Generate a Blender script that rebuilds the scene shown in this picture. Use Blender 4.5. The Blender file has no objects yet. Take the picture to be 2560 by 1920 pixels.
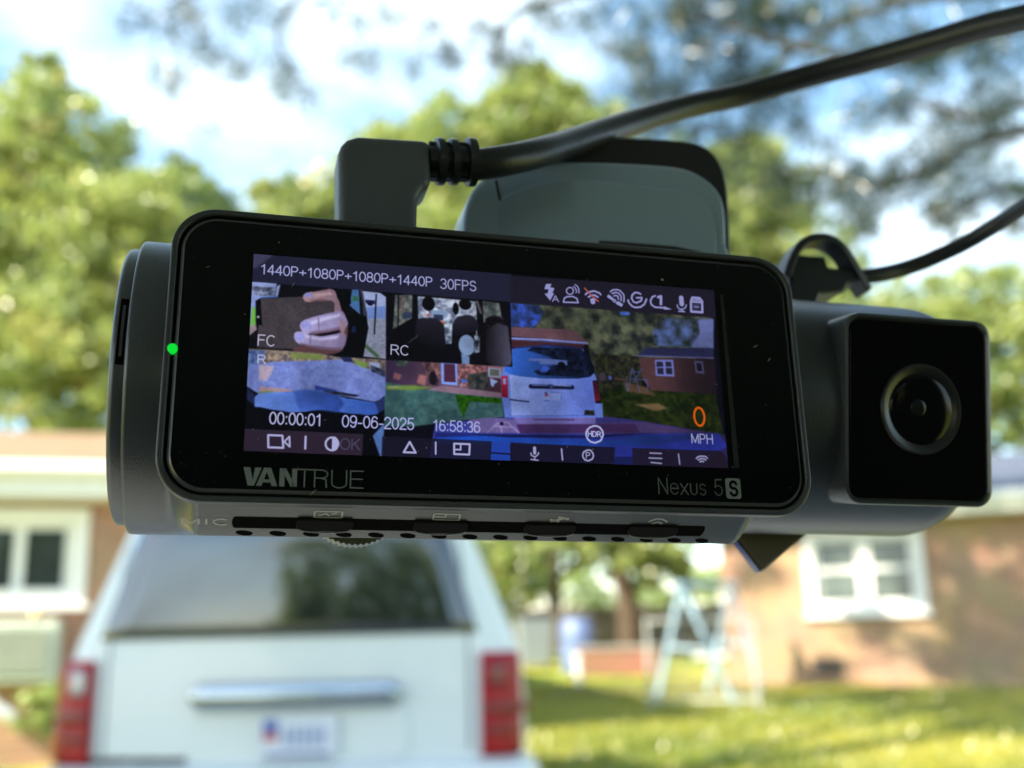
import bpy, bmesh, math, random
import numpy as np
from mathutils import Vector, Matrix
R = math.radians
rng = np.random.default_rng(7)
random.seed(7)
scene = bpy.context.scene
col = scene.collection

# ------------------------------------------------------------------ camera
EYE = Vector((0, 0, 1.28))
PITCH, ROLL = R(13.05), R(1.3)
cam_data = bpy.data.cameras.new('camera')
cam = bpy.data.objects.new('camera', cam_data); col.objects.link(cam)
fw = Vector((0, math.cos(PITCH), math.sin(PITCH)))
r0 = Vector((1, 0, 0)); u0 = Vector((0, -math.sin(PITCH), math.cos(PITCH)))
rt = r0 * math.cos(ROLL) - u0 * math.sin(ROLL)
up = r0 * math.sin(ROLL) + u0 * math.cos(ROLL)
cam.matrix_world = Matrix((( rt.x, up.x, -fw.x, EYE.x), (rt.y, up.y, -fw.y, EYE.y), (rt.z, up.z, -fw.z, EYE.z), (0, 0, 0, 1)))
cam_data.sensor_width = 36.0
cam_data.lens = 37.66
cam_data.clip_start = 0.01
cam_data.clip_end = 2000
cam_data.dof.use_dof = True
cam_data.dof.focus_distance = 0.163
cam_data.dof.aperture_fstop = 14.8
scene.camera = cam

# ------------------------------------------------------------------ light
SUN = Vector((-0.66, -0.46, 0.60)).normalized()
EXPOSURE = 1.6
scene.view_settings.view_transform = 'Standard'
scene.view_settings.look = 'None'
scene.view_settings.exposure = EXPOSURE
scene.view_settings.gamma = 1
scene.view_settings.use_curve_mapping = False
scene.cycles.use_denoising = True
scene.cycles.max_bounces = 8
scene.cycles.transparent_max_bounces = 8
scene.cycles.caustics_reflective = False
scene.cycles.caustics_refractive = False
scene.cycles.sample_clamp_indirect = 6
world = bpy.data.worlds.new('World'); scene.world = world; world.use_nodes = True
wn = world.node_tree.nodes; wl = world.node_tree.links
wn.clear()
w_out = wn.new('ShaderNodeOutputWorld'); w_bg = wn.new('ShaderNodeBackground')
sky = wn.new('ShaderNodeTexSky'); sky.sky_type = 'NISHITA'; sky.sun_disc = False
sky.sun_elevation = math.asin(SUN.z); sky.sun_rotation = math.atan2(SUN.x, SUN.y)
sky.air_density = 1.0; sky.dust_density = 0.6; sky.ozone_density = 1.4
w_bg.inputs['Strength'].default_value = 0.135
tc = wn.new('ShaderNodeTexCoord')
cl = wn.new('ShaderNodeTexNoise'); cl.inputs['Scale'].default_value = 2.2; cl.inputs['Detail'].default_value = 5; cl.inputs['Roughness'].default_value = 0.55
cmap = wn.new('ShaderNodeMapping'); cmap.inputs['Scale'].default_value = (1, 1, 2.4); cmap.inputs['Location'].default_value = (8.59, -0.93, 3.19)
cr = wn.new('ShaderNodeValToRGB'); cr.color_ramp.elements[0].position = 0.475; cr.color_ramp.elements[1].position = 0.66
cmix = wn.new('ShaderNodeMix'); cmix.data_type = 'RGBA'
cmix.inputs[7].default_value = (4.7, 5.5, 5.9, 1)
wl.new(tc.outputs['Generated'], cmap.inputs['Vector']); wl.new(cmap.outputs['Vector'], cl.inputs['Vector'])
wl.new(cl.outputs['Fac'], cr.inputs['Fac']); wl.new(cr.outputs['Color'], cmix.inputs[0])
shs = wn.new('ShaderNodeHueSaturation'); shs.inputs['Saturation'].default_value = 1.02; shs.inputs['Hue'].default_value = 0.485
wl.new(sky.outputs['Color'], shs.inputs['Color']); wl.new(shs.outputs['Color'], cmix.inputs[6]); wl.new(cmix.outputs[2], w_bg.inputs['Color']); wl.new(w_bg.outputs['Background'], w_out.inputs['Surface'])
sun_data = bpy.data.lights.new('sun', 'SUN'); sun_data.energy = 5.0; sun_data.angle = R(0.53); sun_data.color = (1.0, 0.89, 0.70)
sun = bpy.data.objects.new('sun', sun_data); col.objects.link(sun)
sun.rotation_euler = (-SUN).to_track_quat('-Z', 'Y').to_euler()

# ------------------------------------------------------------------ helpers
def srgb(r, g, b):
    f = lambda c: (c / 255 / 12.92) if c / 255 <= 0.04045 else ((c / 255 + 0.055) / 1.055) ** 2.4
    return (f(r), f(g), f(b), 1)

def tag(o, label=None, cat=None, group=None, kind=None):
    if label: o['label'] = label
    if cat: o['category'] = cat
    if group: o['group'] = group
    if kind: o['kind'] = kind
    return o

def empty(name, loc=(0, 0, 0), rz=0.0, label=None, cat=None, group=None):
    o = bpy.data.objects.new(name, None); col.objects.link(o)
    o.location = loc; o.rotation_euler = (0, 0, rz); o.empty_display_size = 0.1
    return tag(o, label, cat, group)

def copy_tree(o, parent=None):
    c = o.copy(); col.objects.link(c)
    if parent is not None: c.parent = parent
    for ch in list(o.children): copy_tree(ch, c)
    return c

class MB:
    """collects points and faces and links them as one mesh object"""
    def __init__(s, k=1.0): s.v = []; s.f = []; s.k = k
    def add(s, pts, faces):
        n = len(s.v); s.v += [tuple(p) for p in pts]; s.f += [tuple(i + n for i in f) for f in faces]
    def box(s, c, d, m=None):
        p = [(sx * d[0] / 2, sy * d[1] / 2, sz * d[2] / 2) for sx in (-1, 1) for sy in (-1, 1) for sz in (-1, 1)]
        if m is not None: p = [tuple(m @ Vector(q)) for q in p]
        p = [(q[0] + c[0], q[1] + c[1], q[2] + c[2]) for q in p]
        s.add(p, [(0, 1, 3, 2), (4, 6, 7, 5), (0, 4, 5, 1), (2, 3, 7, 6), (0, 2, 6, 4), (1, 5, 7, 3)])
    def loft(s, secs, cap=True, closed=True):
        n = len(secs[0]); base = len(s.v)
        for q in secs: s.v += [tuple(p) for p in q]
        for i in range(len(secs) - 1):
            for j in range(n if closed else n - 1):
                a = base + i * n + j; b = base + i * n + (j + 1) % n
                s.f.append((a, b, b + n, a + n))
        if cap:
            s.f.append(tuple(base + j for j in range(n))[::-1]); e = base + (len(secs) - 1) * n
            s.f.append(tuple(e + j for j in range(n)))
    def prism(s, pts, y0, y1):
        s.loft([[(x, y0, z) for x, z in pts], [(x, y1, z) for x, z in pts]])
    def tube(s, path, rad, n=12, cap=True):
        P = [Vector(p) for p in path]; secs = []; ref = None
        for i, p in enumerate(P):
            t = (P[min(i + 1, len(P) - 1)] - P[max(i - 1, 0)]).normalized()
            if ref is None:
                ref = Vector((0, 0, 1)) if abs(t.z) < 0.9 else Vector((1, 0, 0))
            a = t.cross(ref).normalized(); b = t.cross(a).normalized(); ref = -b if b.dot(ref) < 0 else b
            a = t.cross(ref).normalized(); b = a.cross(t).normalized()
            r = rad[i] if isinstance(rad, (list, tuple)) else rad
            secs.append([p + (a * math.cos(2 * math.pi * k / n) + b * math.sin(2 * math.pi * k / n)) * r for k in range(n)])
        s.loft(secs, cap)
    def lathe(s, prof, c, axis='x', n=48, cap=True):
        secs = []
        for x, r in prof:
            ring = []
            for k in range(n):
                a = 2 * math.pi * k / n; u, w = r * math.cos(a), r * math.sin(a)
                ring.append({'x': (x, c[1] + u, c[2] + w), 'y': (c[0] + u, x, c[2] + w), 'z': (c[0] + u, c[1] + w, x)}[axis])
            secs.append(ring)
        s.loft(secs, cap)
    def build(s, name, m, parent=None, bevel=0, seg=3, angle=35, smooth=True, subsurf=0):
        me = bpy.data.meshes.new(name)
        me.from_pydata([(p[0] * s.k, p[1] * s.k, p[2] * s.k) for p in s.v], [], s.f)
        bm = bmesh.new(); bm.from_mesh(me); bmesh.ops.recalc_face_normals(bm, faces=bm.faces); bm.to_mesh(me); bm.free()
        if m is not None: me.materials.append(m)
        o = bpy.data.objects.new(name, me); col.objects.link(o)
        if parent is not None: o.parent = parent
        if smooth:
            me.shade_smooth(); me.set_sharp_from_angle(angle=R(angle))
        if bevel:
            b = o.modifiers.new('bevel', 'BEVEL'); b.width = bevel; b.segments = seg; b.limit_method = 'ANGLE'; b.angle_limit = R(30); b.harden_normals = smooth
        if subsurf:
            b = o.modifiers.new('sub', 'SUBSURF'); b.levels = subsurf; b.render_levels = subsurf
        return o

def rrect(x0, x1, z0, z1, r, n=8):
    out = []
    for cx, cz, a in ((x1 - r, z1 - r, 0), (x0 + r, z1 - r, 90), (x0 + r, z0 + r, 180), (x1 - r, z0 + r, 270)):
        for i in range(n + 1):
            t = R(a + 90 * i / n); out.append((cx + r * math.cos(t), cz + r * math.sin(t)))
    return out

def smooth_path(pts, m=8, closed=False):
    """Catmull-Rom through points"""
    P = [np.array(p, float) for p in pts]; out = []; n = len(P)
    for i in range(n if closed else n - 1):
        g = (lambda j: P[j % n]) if closed else (lambda j: P[min(max(j, 0), n - 1)])
        a, b, c, d = g(i - 1), g(i), g(i + 1), g(i + 2)
        for k in range(m):
            t = k / m
            out.append(tuple(0.5 * ((2 * b) + (c - a) * t + (2 * a - 5 * b + 4 * c - d) * t * t + (3 * b - a - 3 * c + d) * t ** 3)))
    if not closed: out.append(tuple(P[-1]))
    return out

def mat(name, c, rough=0.5, spec=0.5, metal=0.0, var=0.0, vscale=8.0, bump=0.0, bscale=50.0, coat=0.0, emit=None, estr=1.0, trans=0.0, var_c=None):
    m = bpy.data.materials.new(name); m.use_nodes = True
    nt = m.node_tree; b = nt.nodes['Principled BSDF']; L = nt.links
    b.inputs['Base Color'].default_value = (*c[:3], 1); b.inputs['Roughness'].default_value = rough
    b.inputs['Specular IOR Level'].default_value = spec; b.inputs['Metallic'].default_value = metal
    b.inputs['Coat Weight'].default_value = coat
    t = nt.nodes.new('ShaderNodeTexCoord')
    if var:
        nz = nt.nodes.new('ShaderNodeTexNoise'); nz.inputs['Scale'].default_value = vscale; nz.inputs['Detail'].default_value = 5
        L.new(t.outputs['Object'], nz.inputs['Vector'])
        mx = nt.nodes.new('ShaderNodeMix'); mx.data_type = 'RGBA'
        d = var_c or tuple(x * (1 - var) for x in c[:3])
        mx.inputs[6].default_value = (*d[:3], 1); mx.inputs[7].default_value = (*[min(1, x * (1 + var * 0.5)) for x in c[:3]], 1)
        rp = nt.nodes.new('ShaderNodeValToRGB'); rp.color_ramp.elements[0].position = 0.3; rp.color_ramp.elements[1].position = 0.7
        L.new(nz.outputs['Fac'], rp.inputs['Fac']); L.new(rp.outputs['Color'], mx.inputs[0]); L.new(mx.outputs[2], b.inputs['Base Color'])
    if bump:
        nb = nt.nodes.new('ShaderNodeTexNoise'); nb.inputs['Scale'].default_value = bscale; nb.inputs['Detail'].default_value = 3
        L.new(t.outputs['Object'], nb.inputs['Vector'])
        bp = nt.nodes.new('ShaderNodeBump'); bp.inputs['Strength'].default_value = bump; bp.inputs['Distance'].default_value = 0.4 / bscale
        L.new(nb.outputs['Fac'], bp.inputs['Height']); L.new(bp.outputs['Normal'], b.inputs['Normal'])
    if emit:
        b.inputs['Emission Color'].default_value = (*emit[:3], 1); b.inputs['Emission Strength'].default_value = estr
    return m

def leaf_mat(name, dark, light, third=None):
    """leaves: each leaf has its own tint; half of the light passes through"""
    m = bpy.data.materials.new(name); m.use_nodes = True; nt = m.node_tree; N = nt.nodes; L = nt.links
    N.remove(N['Principled BSDF']); out = N['Material Output']
    at = N.new('ShaderNodeAttribute'); at.attribute_name = 'tint'
    rp = N.new('ShaderNodeValToRGB'); rp.color_ramp.elements[0].color = (*dark, 1); rp.color_ramp.elements[1].color = (*light, 1)
    if third:
        e = rp.color_ramp.elements.new(0.93); e.color = (*light, 1); rp.color_ramp.elements[-1].color = (*third, 1)
    L.new(at.outputs['Fac'], rp.inputs['Fac'])
    d = N.new('ShaderNodeBsdfDiffuse'); t = N.new('ShaderNodeBsdfTranslucent'); g = N.new('ShaderNodeBsdfGlossy')
    g.inputs['Roughness'].default_value = 0.32; g.inputs['Color'].default_value = (1, 1, 1, 1)
    mx = N.new('ShaderNodeMixShader'); mx.inputs[0].default_value = 0.48; m2 = N.new('ShaderNodeMixShader'); m2.inputs[0].default_value = 0.06
    L.new(rp.outputs['Color'], d.inputs['Color']); L.new(rp.outputs['Color'], t.inputs['Color'])
    L.new(d.outputs[0], mx.inputs[1]); L.new(t.outputs[0], mx.inputs[2]); L.new(mx.outputs[0], m2.inputs[1]); L.new(g.outputs[0], m2.inputs[2])
    L.new(m2.outputs[0], out.inputs['Surface'])
    return m

def brick_mat(name, c1, c2, mortar):
    m = bpy.data.materials.new(name); m.use_nodes = True; nt = m.node_tree; N = nt.nodes; L = nt.links; b = N['Principled BSDF']
    t = N.new('ShaderNodeTexCoord'); sp = N.new('ShaderNodeSeparateXYZ'); cb = N.new('ShaderNodeCombineXYZ')
    ad = N.new('ShaderNodeMath'); ad.operation = 'ADD'
    L.new(t.outputs['Object'], sp.inputs[0]); L.new(sp.outputs['X'], ad.inputs[0]); L.new(sp.outputs['Y'], ad.inputs[1])
    L.new(ad.outputs[0], cb.inputs['X']); L.new(sp.outputs['Z'], cb.inputs['Y'])
    br = N.new('ShaderNodeTexBrick'); br.inputs['Scale'].default_value = 1.0
    br.inputs['Brick Width'].default_value = 0.215; br.inputs['Row Height'].default_value = 0.072; br.inputs['Mortar Size'].default_value = 0.008
    br.inputs['Color1'].default_value = (*c1, 1); br.inputs['Color2'].default_value = (*c2, 1); br.inputs['Mortar'].default_value = (*mortar, 1); br.inputs['Bias'].default_value = -0.2
    L.new(cb.outputs[0], br.inputs['Vector'])
    nz = N.new('ShaderNodeTexNoise'); nz.inputs['Scale'].default_value = 1.6; nz.inputs['Detail'].default_value = 6; L.new(t.outputs['Object'], nz.inputs['Vector'])
    mx = N.new('ShaderNodeMix'); mx.data_type = 'RGBA'; mx.blend_type = 'MULTIPLY'; mx.inputs[0].default_value = 0.5
    L.new(br.outputs['Color'], mx.inputs[6]); L.new(nz.outputs['Color'], mx.inputs[7])
    hs = N.new('ShaderNodeHueSaturation'); hs.inputs['Value'].default_value = 1.35; hs.inputs['Saturation'].default_value = 0.95
    L.new(mx.outputs[2], hs.inputs['Color']); L.new(hs.outputs['Color'], b.inputs['Base Color']); b.inputs['Roughness'].default_value = 0.85
    bp = N.new('ShaderNodeBump'); bp.inputs['Strength'].default_value = 0.6; bp.inputs['Distance'].default_value = 0.01; bp.invert = True
    L.new(br.outputs['Fac'], bp.inputs['Height']); L.new(bp.outputs['Normal'], b.inputs['Normal'])
    return m

def _arc(cx, cz, rx, rz, a0, a1, m=14): return [(cx + rx * math.cos(R(a0 + (a1 - a0) * i / m)), cz + rz * math.sin(R(a0 + (a1 - a0) * i / m))) for i in range(m + 1)]
# thin sans-serif letters as strokes: width, then polylines in a box one unit high
GLYPH = {
 '0': (.52, [_arc(.26, .5, .24, .5, 90, 450, 28)]),
 '1': (.46, [[(.08, .78), (.20, .84), (.30, 1.0), (.30, 0)]]),
 '2': (.52, [_arc(.26, .72, .23, .28, 170, -30, 14) + [(.06, .10), (.02, 0), (.50, 0)]]),
 '3': (.52, [_arc(.25, .75, .21, .25, 160, -90, 12) + _arc(.25, .26, .24, .26, 80, -160, 14)]),
 '4': (.54, [[(.40, 0), (.40, 1), (.02, .28), (.53, .28)]]),
 '5': (.52, [[(.47, 1), (.11, 1), (.05, .50)] + _arc(.25, .31, .24, .31, 125, -160, 16)]),
 '6': (.52, [_arc(.26, .31, .24, .31, 180, -180, 24), [(.02, .31), (.04, .62), (.12, .88)] + _arc(.27, .76, .20, .24, 120, 20, 8)]),
 '8': (.52, [_arc(.26, .75, .20, .25, 90, 450, 20), _arc(.26, .26, .24, .26, 90, 450, 22)]),
 '9': (.52, [_arc(.26, .69, .24, .31, 0, 360, 24), [(.50, .69), (.48, .38), (.40, .12)] + _arc(.25, .24, .20, .24, -60, -160, 8)]),
 'P': (.56, [[(.04, 0), (.04, 1), (.30, 1)] + _arc(.30, .74, .22, .26, 90, -90, 10) + [(.04, .48)]]),
 'R': (.60, [[(.04, 0), (.04, 1), (.32, 1)] + _arc(.32, .75, .22, .25, 90, -90, 10) + [(.04, .50)], [(.32, .50), (.58, 0)]]),
 'F': (.52, [[(.04, 0), (.04, 1), (.50, 1)], [(.04, .54), (.44, .54)]]),
 'S': (.56, [_arc(.28, .75, .22, .25, 20, 250, 14) + _arc(.28, .26, .24, .26, 85, -160, 14)]),
 'C': (.62, [_arc(.33, .5, .30, .5, 48, 312, 22)]),
 'G': (.64, [_arc(.33, .5, .30, .5, 48, 330, 22) + [(.61, .45), (.36, .45)]]),
 'O': (.66, [_arc(.33, .5, .31, .5, 90, 450, 28)]),
 'K': (.56, [[(.04, 0), (.04, 1)], [(.54, 1), (.04, .38)], [(.22, .58), (.56, 0)]]),
 'M': (.70, [[(.04, 0), (.04, 1), (.35, .08), (.66, 1), (.66, 0)]]),
 'H': (.60, [[(.04, 0), (.04, 1)], [(.56, 0), (.56, 1)], [(.04, .52), (.56, .52)]]),
 'D': (.62, [[(.04, 0), (.04, 1), (.26, 1)] + _arc(.26, .5, .33, .5, 90, -90, 16) + [(.04, 0)]]),
 'A': (.62, [[(.0, 0), (.31, 1), (.62, 0)], [(.11, .34), (.51, .34)]]),
 'I': (.14, [[(.07, 0), (.07, 1)]]),
 'N': (.62, [[(.04, 0), (.04, 1), (.58, 0), (.58, 1)]]),
 'e': (.54, [[(.03, .36), (.51, .36)] + _arc(.27, .34, .25, .34, 6, 320, 20)]),
 'x': (.46, [[(.0, .68), (.46, 0)], [(.46, .68), (.0, 0)]]),
 'u': (.48, [[(.04, .68), (.04, .24)] + _arc(.24, .24, .20, .24, 180, 360, 12) + [(.44, .68)]]),
 's': (.40, [_arc(.20, .51, .16, .17, 30, 250, 10) + _arc(.20, .17, .18, .17, 80, -150, 10)]),
 '+': (.56, [[(.04, .42), (.54, .42)], [(.29, .17), (.29, .67)]]),
 '-': (.34, [[(.03, .36), (.31, .36)]]),
 ':': (.20, [[(.10, .04), (.10, .10)], [(.10, .62), (.10, .68)]]),
 ' ': (.30, [])}
def stroke_text(txt, gap=.10):
    """polylines of a line of text and its total width"""
    out = []; x = 0.0
    for ch in txt:
        w, ls = GLYPH[ch]
        out += [[(x + a, b_) for a, b_ in ln] for ln in ls]; x += w + gap
    return out, x - gap
# ------------------------------------------------------------------ ground
def gz(x, y): return 0.041 * max(0.0, y - 5.0)

M_lawn = bpy.data.materials.new('lawn'); M_lawn.use_nodes = True
nt = M_lawn.node_tree; N = nt.nodes; LK = nt.links; b = N['Principled BSDF']; b.inputs['Roughness'].default_value = 0.95; b.inputs['Specular IOR Level'].default_value = 0.1
t = N.new('ShaderNodeTexCoord'); n1 = N.new('ShaderNodeTexNoise'); n1.inputs['Scale'].default_value = 0.8; n1.inputs['Detail'].default_value = 8; n1.inputs['Roughness'].default_value = 0.65
rp = N.new('ShaderNodeValToRGB'); rp.color_ramp.elements[0].position = 0.36; rp.color_ramp.elements[1].position = 0.68
rp.color_ramp.elements[0].color = (0.07, 0.17, 0.022, 1); rp.color_ramp.elements[1].color = (0.52, 0.45, 0.09, 1)
LK.new(t.outputs['Object'], n1.inputs['Vector']); LK.new(n1.outputs['Fac'], rp.inputs['Fac']); LK.new(rp.outputs['Color'], b.inputs['Base Color'])
g = MB()
ys = [-60, 5, 30, 260]; xs = [-200, -40, 40, 200]
pts = [(x, y, gz(x, min(y, 30))) for y in ys for x in xs]
g.add(pts, [(i * 4 + j, i * 4 + j + 1, i * 4 + j + 5, i * 4 + j + 4) for i in range(3) for j in range(3)])
tag(g.build('ground', M_lawn, smooth=False), 'green lawn rising gently away from the parked cars', None, None, 'structure')
M_dirt = mat('dirt', (0.30, 0.20, 0.11), 0.95, 0.1, var=0.35, vscale=3)
d = MB(); c_ = (1.868,15.2,0.418)
ring = [(c_[0] + (2.1 + 0.4 * math.sin(3 * a) + 0.2 * math.sin(7 * a + 1)) * math.cos(a), c_[1] + 0.3 + (1.2 + 0.3 * math.sin(2 * a + 1) + .12 * math.sin(9 * a)) * math.sin(a)) for a in np.linspace(0, 2 * math.pi, 48, endpoint=False)]
d.add([(x, y, gz(x, y) + 0.004) for x, y in ring], [tuple(range(48))])
tag(d.build('dirt_patch', M_dirt, smooth=False), 'bare tan dirt worn into the lawn under the swing set', None, None, 'structure')
M_conc = mat('concrete', (0.36, 0.35, 0.33), 0.9, 0.2, var=0.25, vscale=2)
d = MB(); hx, hy = -math.sin(R(9)), math.cos(R(9))
for s0, s1 in ((-12, 5.0), (5.0, 9.6)):
    q = []
    for s, sd in ((s0, -1), (s0, 1), (s1, 1), (s1, -1)):
        x = -0.35 + hx * s + hy * 1.45 * sd; y = hy * s - hx * 1.45 * sd; q.append((x, y, gz(x, y) + 0.006))
    d.add(q, [(0, 1, 2, 3)])
tag(d.build('driveway', M_conc, smooth=False), 'pale concrete driveway under the minivan', None, None, 'structure')
M_asph = mat('asphalt', (0.07, 0.07, 0.072), 0.9, 0.2, var=0.2, vscale=3)
d = MB(); d.add([(-60, -23, 0.004), (60, -23, 0.004), (60, -16, 0.004), (-60, -16, 0.004)], [(0, 1, 2, 3)])
tag(d.build('road', M_asph, smooth=False), 'grey street behind the photographer', None, None, 'structure')

# ------------------------------------------------------------------ houses
M_brickL = brick_mat('brick_orange', (0.40, 0.19, 0.10), (0.30, 0.13, 0.075), (0.36, 0.30, 0.24))
M_brickR = brick_mat('brick_tan', (0.38, 0.22, 0.11), (0.30, 0.16, 0.085), (0.36, 0.30, 0.23))
M_white = mat('white_paint', (0.78, 0.77, 0.72), 0.5, 0.4, var=0.06, vscale=3)
M_vinyl = mat('white_vinyl', (0.80, 0.80, 0.78), 0.4, 0.5)
M_shL = mat('tan_shingle', (0.30, 0.205, 0.135), 0.95, 0.1, var=0.25, vscale=6, bump=0.5, bscale=20)
M_shR = mat('slate_shingle', (0.10, 0.12, 0.17), 0.9, 0.15, var=0.25, vscale=6, bump=0.5, bscale=20)
M_pane = mat('window_pane', (0.035, 0.045, 0.045), 0.06, 0.6, var=0.3, vscale=2)
M_paneR = mat('window_pane_pale', (0.09, 0.12, 0.115), 0.08, 0.6, var=0.5, vscale=3)
M_dark = mat('dark_void', (0.012, 0.012, 0.012), 0.8, 0.1)

def part_box(name, m, parent, c, dims, bevel=0.0):
    mb = MB(); mb.box(c, dims); return mb.build(name, m, parent, bevel=bevel)

def wall_with_hole(parent, m, x0, x1, z0, z1, holes, depth=0.22):
    mb = MB(); xs_ = [x0]; 
    for h in sorted(holes): xs_ += [h[0], h[1]]
    xs_.append(x1)
    for i in range(0, len(xs_) - 1, 2): mb.box(((xs_[i] + xs_[i + 1]) / 2, depth / 2, (z0 + z1) / 2), (xs_[i + 1] - xs_[i], depth, z1 - z0))
    for h in holes:
        mb.box(((h[0] + h[1]) / 2, depth / 2, (z0 + h[2]) / 2), (h[1] - h[0], depth, h[2] - z0))
        mb.box(((h[0] + h[1]) / 2, depth / 2, (h[3] + z1) / 2), (h[1] - h[0], depth, z1 - h[3]))
    return mb.build('wall', m, parent, smooth=False)

def window(parent, x0, x1, z0, z1, fr, panes, pm, m=None):
    """white frame round the opening and recessed panes (x0,x1,z0,z1 each)"""
    m = m or M_vinyl
    w = MB()
    for bx0, bx1, bz0, bz1 in ((x0, x1, z1 - fr, z1), (x0, x1, z0, z0 + fr), (x0, x0 + fr, z0 + fr, z1 - fr), (x1 - fr, x1, z0 + fr, z1 - fr)):
        w.box(((bx0 + bx1) / 2, 0.0, (bz0 + bz1) / 2), (bx1 - bx0, 0.09, bz1 - bz0))
    o = w.build('window', m, parent, bevel=0.006)
    sash = MB(); sash.box(((x0 + x1) / 2, 0.06, (z0 + z1) / 2), (x1 - x0 - 2 * fr - 0.004, 0.03, z1 - z0 - 2 * fr - 0.004)); sash.build('sash', m, o)
    for q in panes:
        g_ = MB(); g_.box(((q[0] + q[1]) / 2, 0.043, (q[2] + q[3]) / 2), (q[1] - q[0], 0.012, q[3] - q[2])); g_.build('pane', pm, o)
    s_ = MB(); s_.box(((x0 + x1) / 2, -0.05, z0 - 0.03), (x1 - x0 + 0.08, 0.12, 0.056)); s_.build('sill', m, o, bevel=0.005)
    return o

# left house: front wall faces the parked cars
HLa = R(14.9); HLo = (-4.337, 10.0)
hl = empty('brick_house', (HLo[0], HLo[1], 0), HLa, 'orange brick house with tan shingle roof behind the white minivan', 'house')
wall_with_hole(hl, M_brickL, -9.0, 3.6, 0.0, 2.56, [(-0.86, 0.30, 1.70, 2.44)])
sw = MB(); sw.box((3.49, 3.2, 1.28), (0.22, 5.9, 2.56)); sw.build('wall', M_brickL, hl, smooth=False)
window(hl, -0.92, 0.35, 1.63, 2.50, 0.13, [(-0.20, 0.14, 1.77, 2.31), (-0.74, -0.30, 1.77, 2.31)], M_pane)
so = MB(); so.box((-2.6, -0.12, 2.585), (13.0, 0.62, 0.04)); so.build('soffit', M_white, hl)
fa = MB(); fa.box((-2.6, -0.44, 2.70), (13.0, 0.03, 0.26)); fa.build('fascia', M_white, hl)
gu = MB(); pf = [(-0.56, 2.86), (-0.58, 2.80), (-0.54, 2.74), (-0.46, 2.74), (-0.46, 2.87)]
gu.loft([[(x, y, z) for y, z in pf] for x in (-9.1, 3.9)]); gu.build('gutter', M_vinyl, hl, bevel=0.006)
rf = MB(); rf.loft([[(-9.1, -0.50, 2.88), (-9.1, 4.2, 3.98), (-9.1, 8.9, 2.88), (-9.1, 8.9, 2.80), (-9.1, 4.2, 3.88), (-9.1, -0.50, 2.80)],
                    [(3.9, -0.50, 2.88), (2.4, 4.2, 3.98), (3.9, 8.9, 2.88), (3.9, 8.9, 2.80), (2.4, 4.2, 3.88), (3.9, -0.50, 2.80)]]); rf.build('roof', M_shL, hl, smooth=False)
ds = MB(); ds.tube([(3.45, -0.5, 2.76), (3.45, -0.46, 2.66), (3.45, -0.06, 2.45), (3.45, -0.06, 0.2)], 0.04, 8); ds.build('downspout', M_white, hl)

# right house: corner toward the middle of the picture
HRa = R(-22.0); HRo = (3.072, 16.3)
hr = empty('brick_house', (HRo[0], HRo[1], 0), HRa, 'tan brick house with slate roof and white double window behind the lawn', 'house')
wall_with_hole(hr, M_brickR, 0.0, 9.5, 0.0, 2.72, [(1.32, 2.76, 1.50, 2.52), (6.2, 6.8, 1.6, 2.5)])
sw = MB(); sw.box((0.11, 4.2, 1.36), (0.22, 7.9, 2.72)); sw.build('wall', M_brickR, hr, smooth=False)
window(hr, 1.22, 2.86, 1.44, 2.60, 0.14, [(1.42, 1.94, 2.09, 2.43), (1.42, 1.94, 1.61, 2.02), (2.14, 2.66, 2.09, 2.43), (2.14, 2.66, 1.61, 2.02)], M_paneR)
window(hr, 6.12, 6.88, 1.5, 2.55, 0.10, [(6.26, 6.74, 2.06, 2.42), (6.26, 6.74, 1.64, 1.98)], M_paneR)
so = MB(); so.box((4.6, -0.12, 2.745), (9.9, 0.56, 0.04)); so.build('soffit', M_white, hr)
fa = MB(); fa.box((4.6, -0.405, 2.87), (9.9, 0.03, 0.24)); fa.build('fascia', M_white, hr)
gu = MB(); pf = [(-0.52, 3.00), (-0.54, 2.93), (-0.50, 2.86), (-0.425, 2.86), (-0.425, 3.01)]
gu.loft([[(x, y, z) for y, z in pf] for x in (-0.35, 9.6)]); gu.build('gutter', M_vinyl, hr, bevel=0.006)
rf = MB(); rf.loft([[(-0.35, -0.46, 3.02), (0.9, 4.2, 4.15), (-0.35, 8.8, 3.02), (-0.35, 8.8, 2.94), (0.9, 4.2, 4.05), (-0.35, -0.46, 2.94)],
                    [(9.6, -0.46, 3.02), (9.6, 4.2, 4.15), (9.6, 8.8, 3.02), (9.6, 8.8, 2.94), (9.6, 4.2, 4.05), (9.6, -0.46, 2.94)]]); rf.build('roof', M_shR, hr, smooth=False)
vt = MB(); vt.box((1.43, -0.01, 0.72), (0.42, 0.03, 0.2)); vt.build('foundation_vent', mat('vent_grey', (.07, .065, .06), .8, .1), hr)
fd = MB(); fd.box((4.75, -0.02, 0.42), (9.5, 0.05, 0.10)); fd.build('brick_ledge', M_brickR, hr, smooth=False)

# ------------------------------------------------------------------ trees
M_bark = mat('bark', (0.10, 0.075, 0.055), 0.95, 0.1, var=0.4, vscale=6, bump=0.6, bscale=15)
M_leafY = leaf_mat('leaf_yellow_green', (0.21, 0.29, 0.085), (0.48, 0.54, 0.16), (0.54, 0.46, 0.18))
M_leafG = leaf_mat('leaf_green', (0.19, 0.28, 0.085), (0.43, 0.51, 0.16))
M_leafO = leaf_mat('leaf_olive', (0.18, 0.26, 0.08), (0.44, 0.50, 0.15), (0.48, 0.38, 0.15))
M_needle = leaf_mat('pine_needles', (0.022, 0.052, 0.040), (0.070, 0.112, 0.070), (0.24, 0.19, 0.06))

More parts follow.
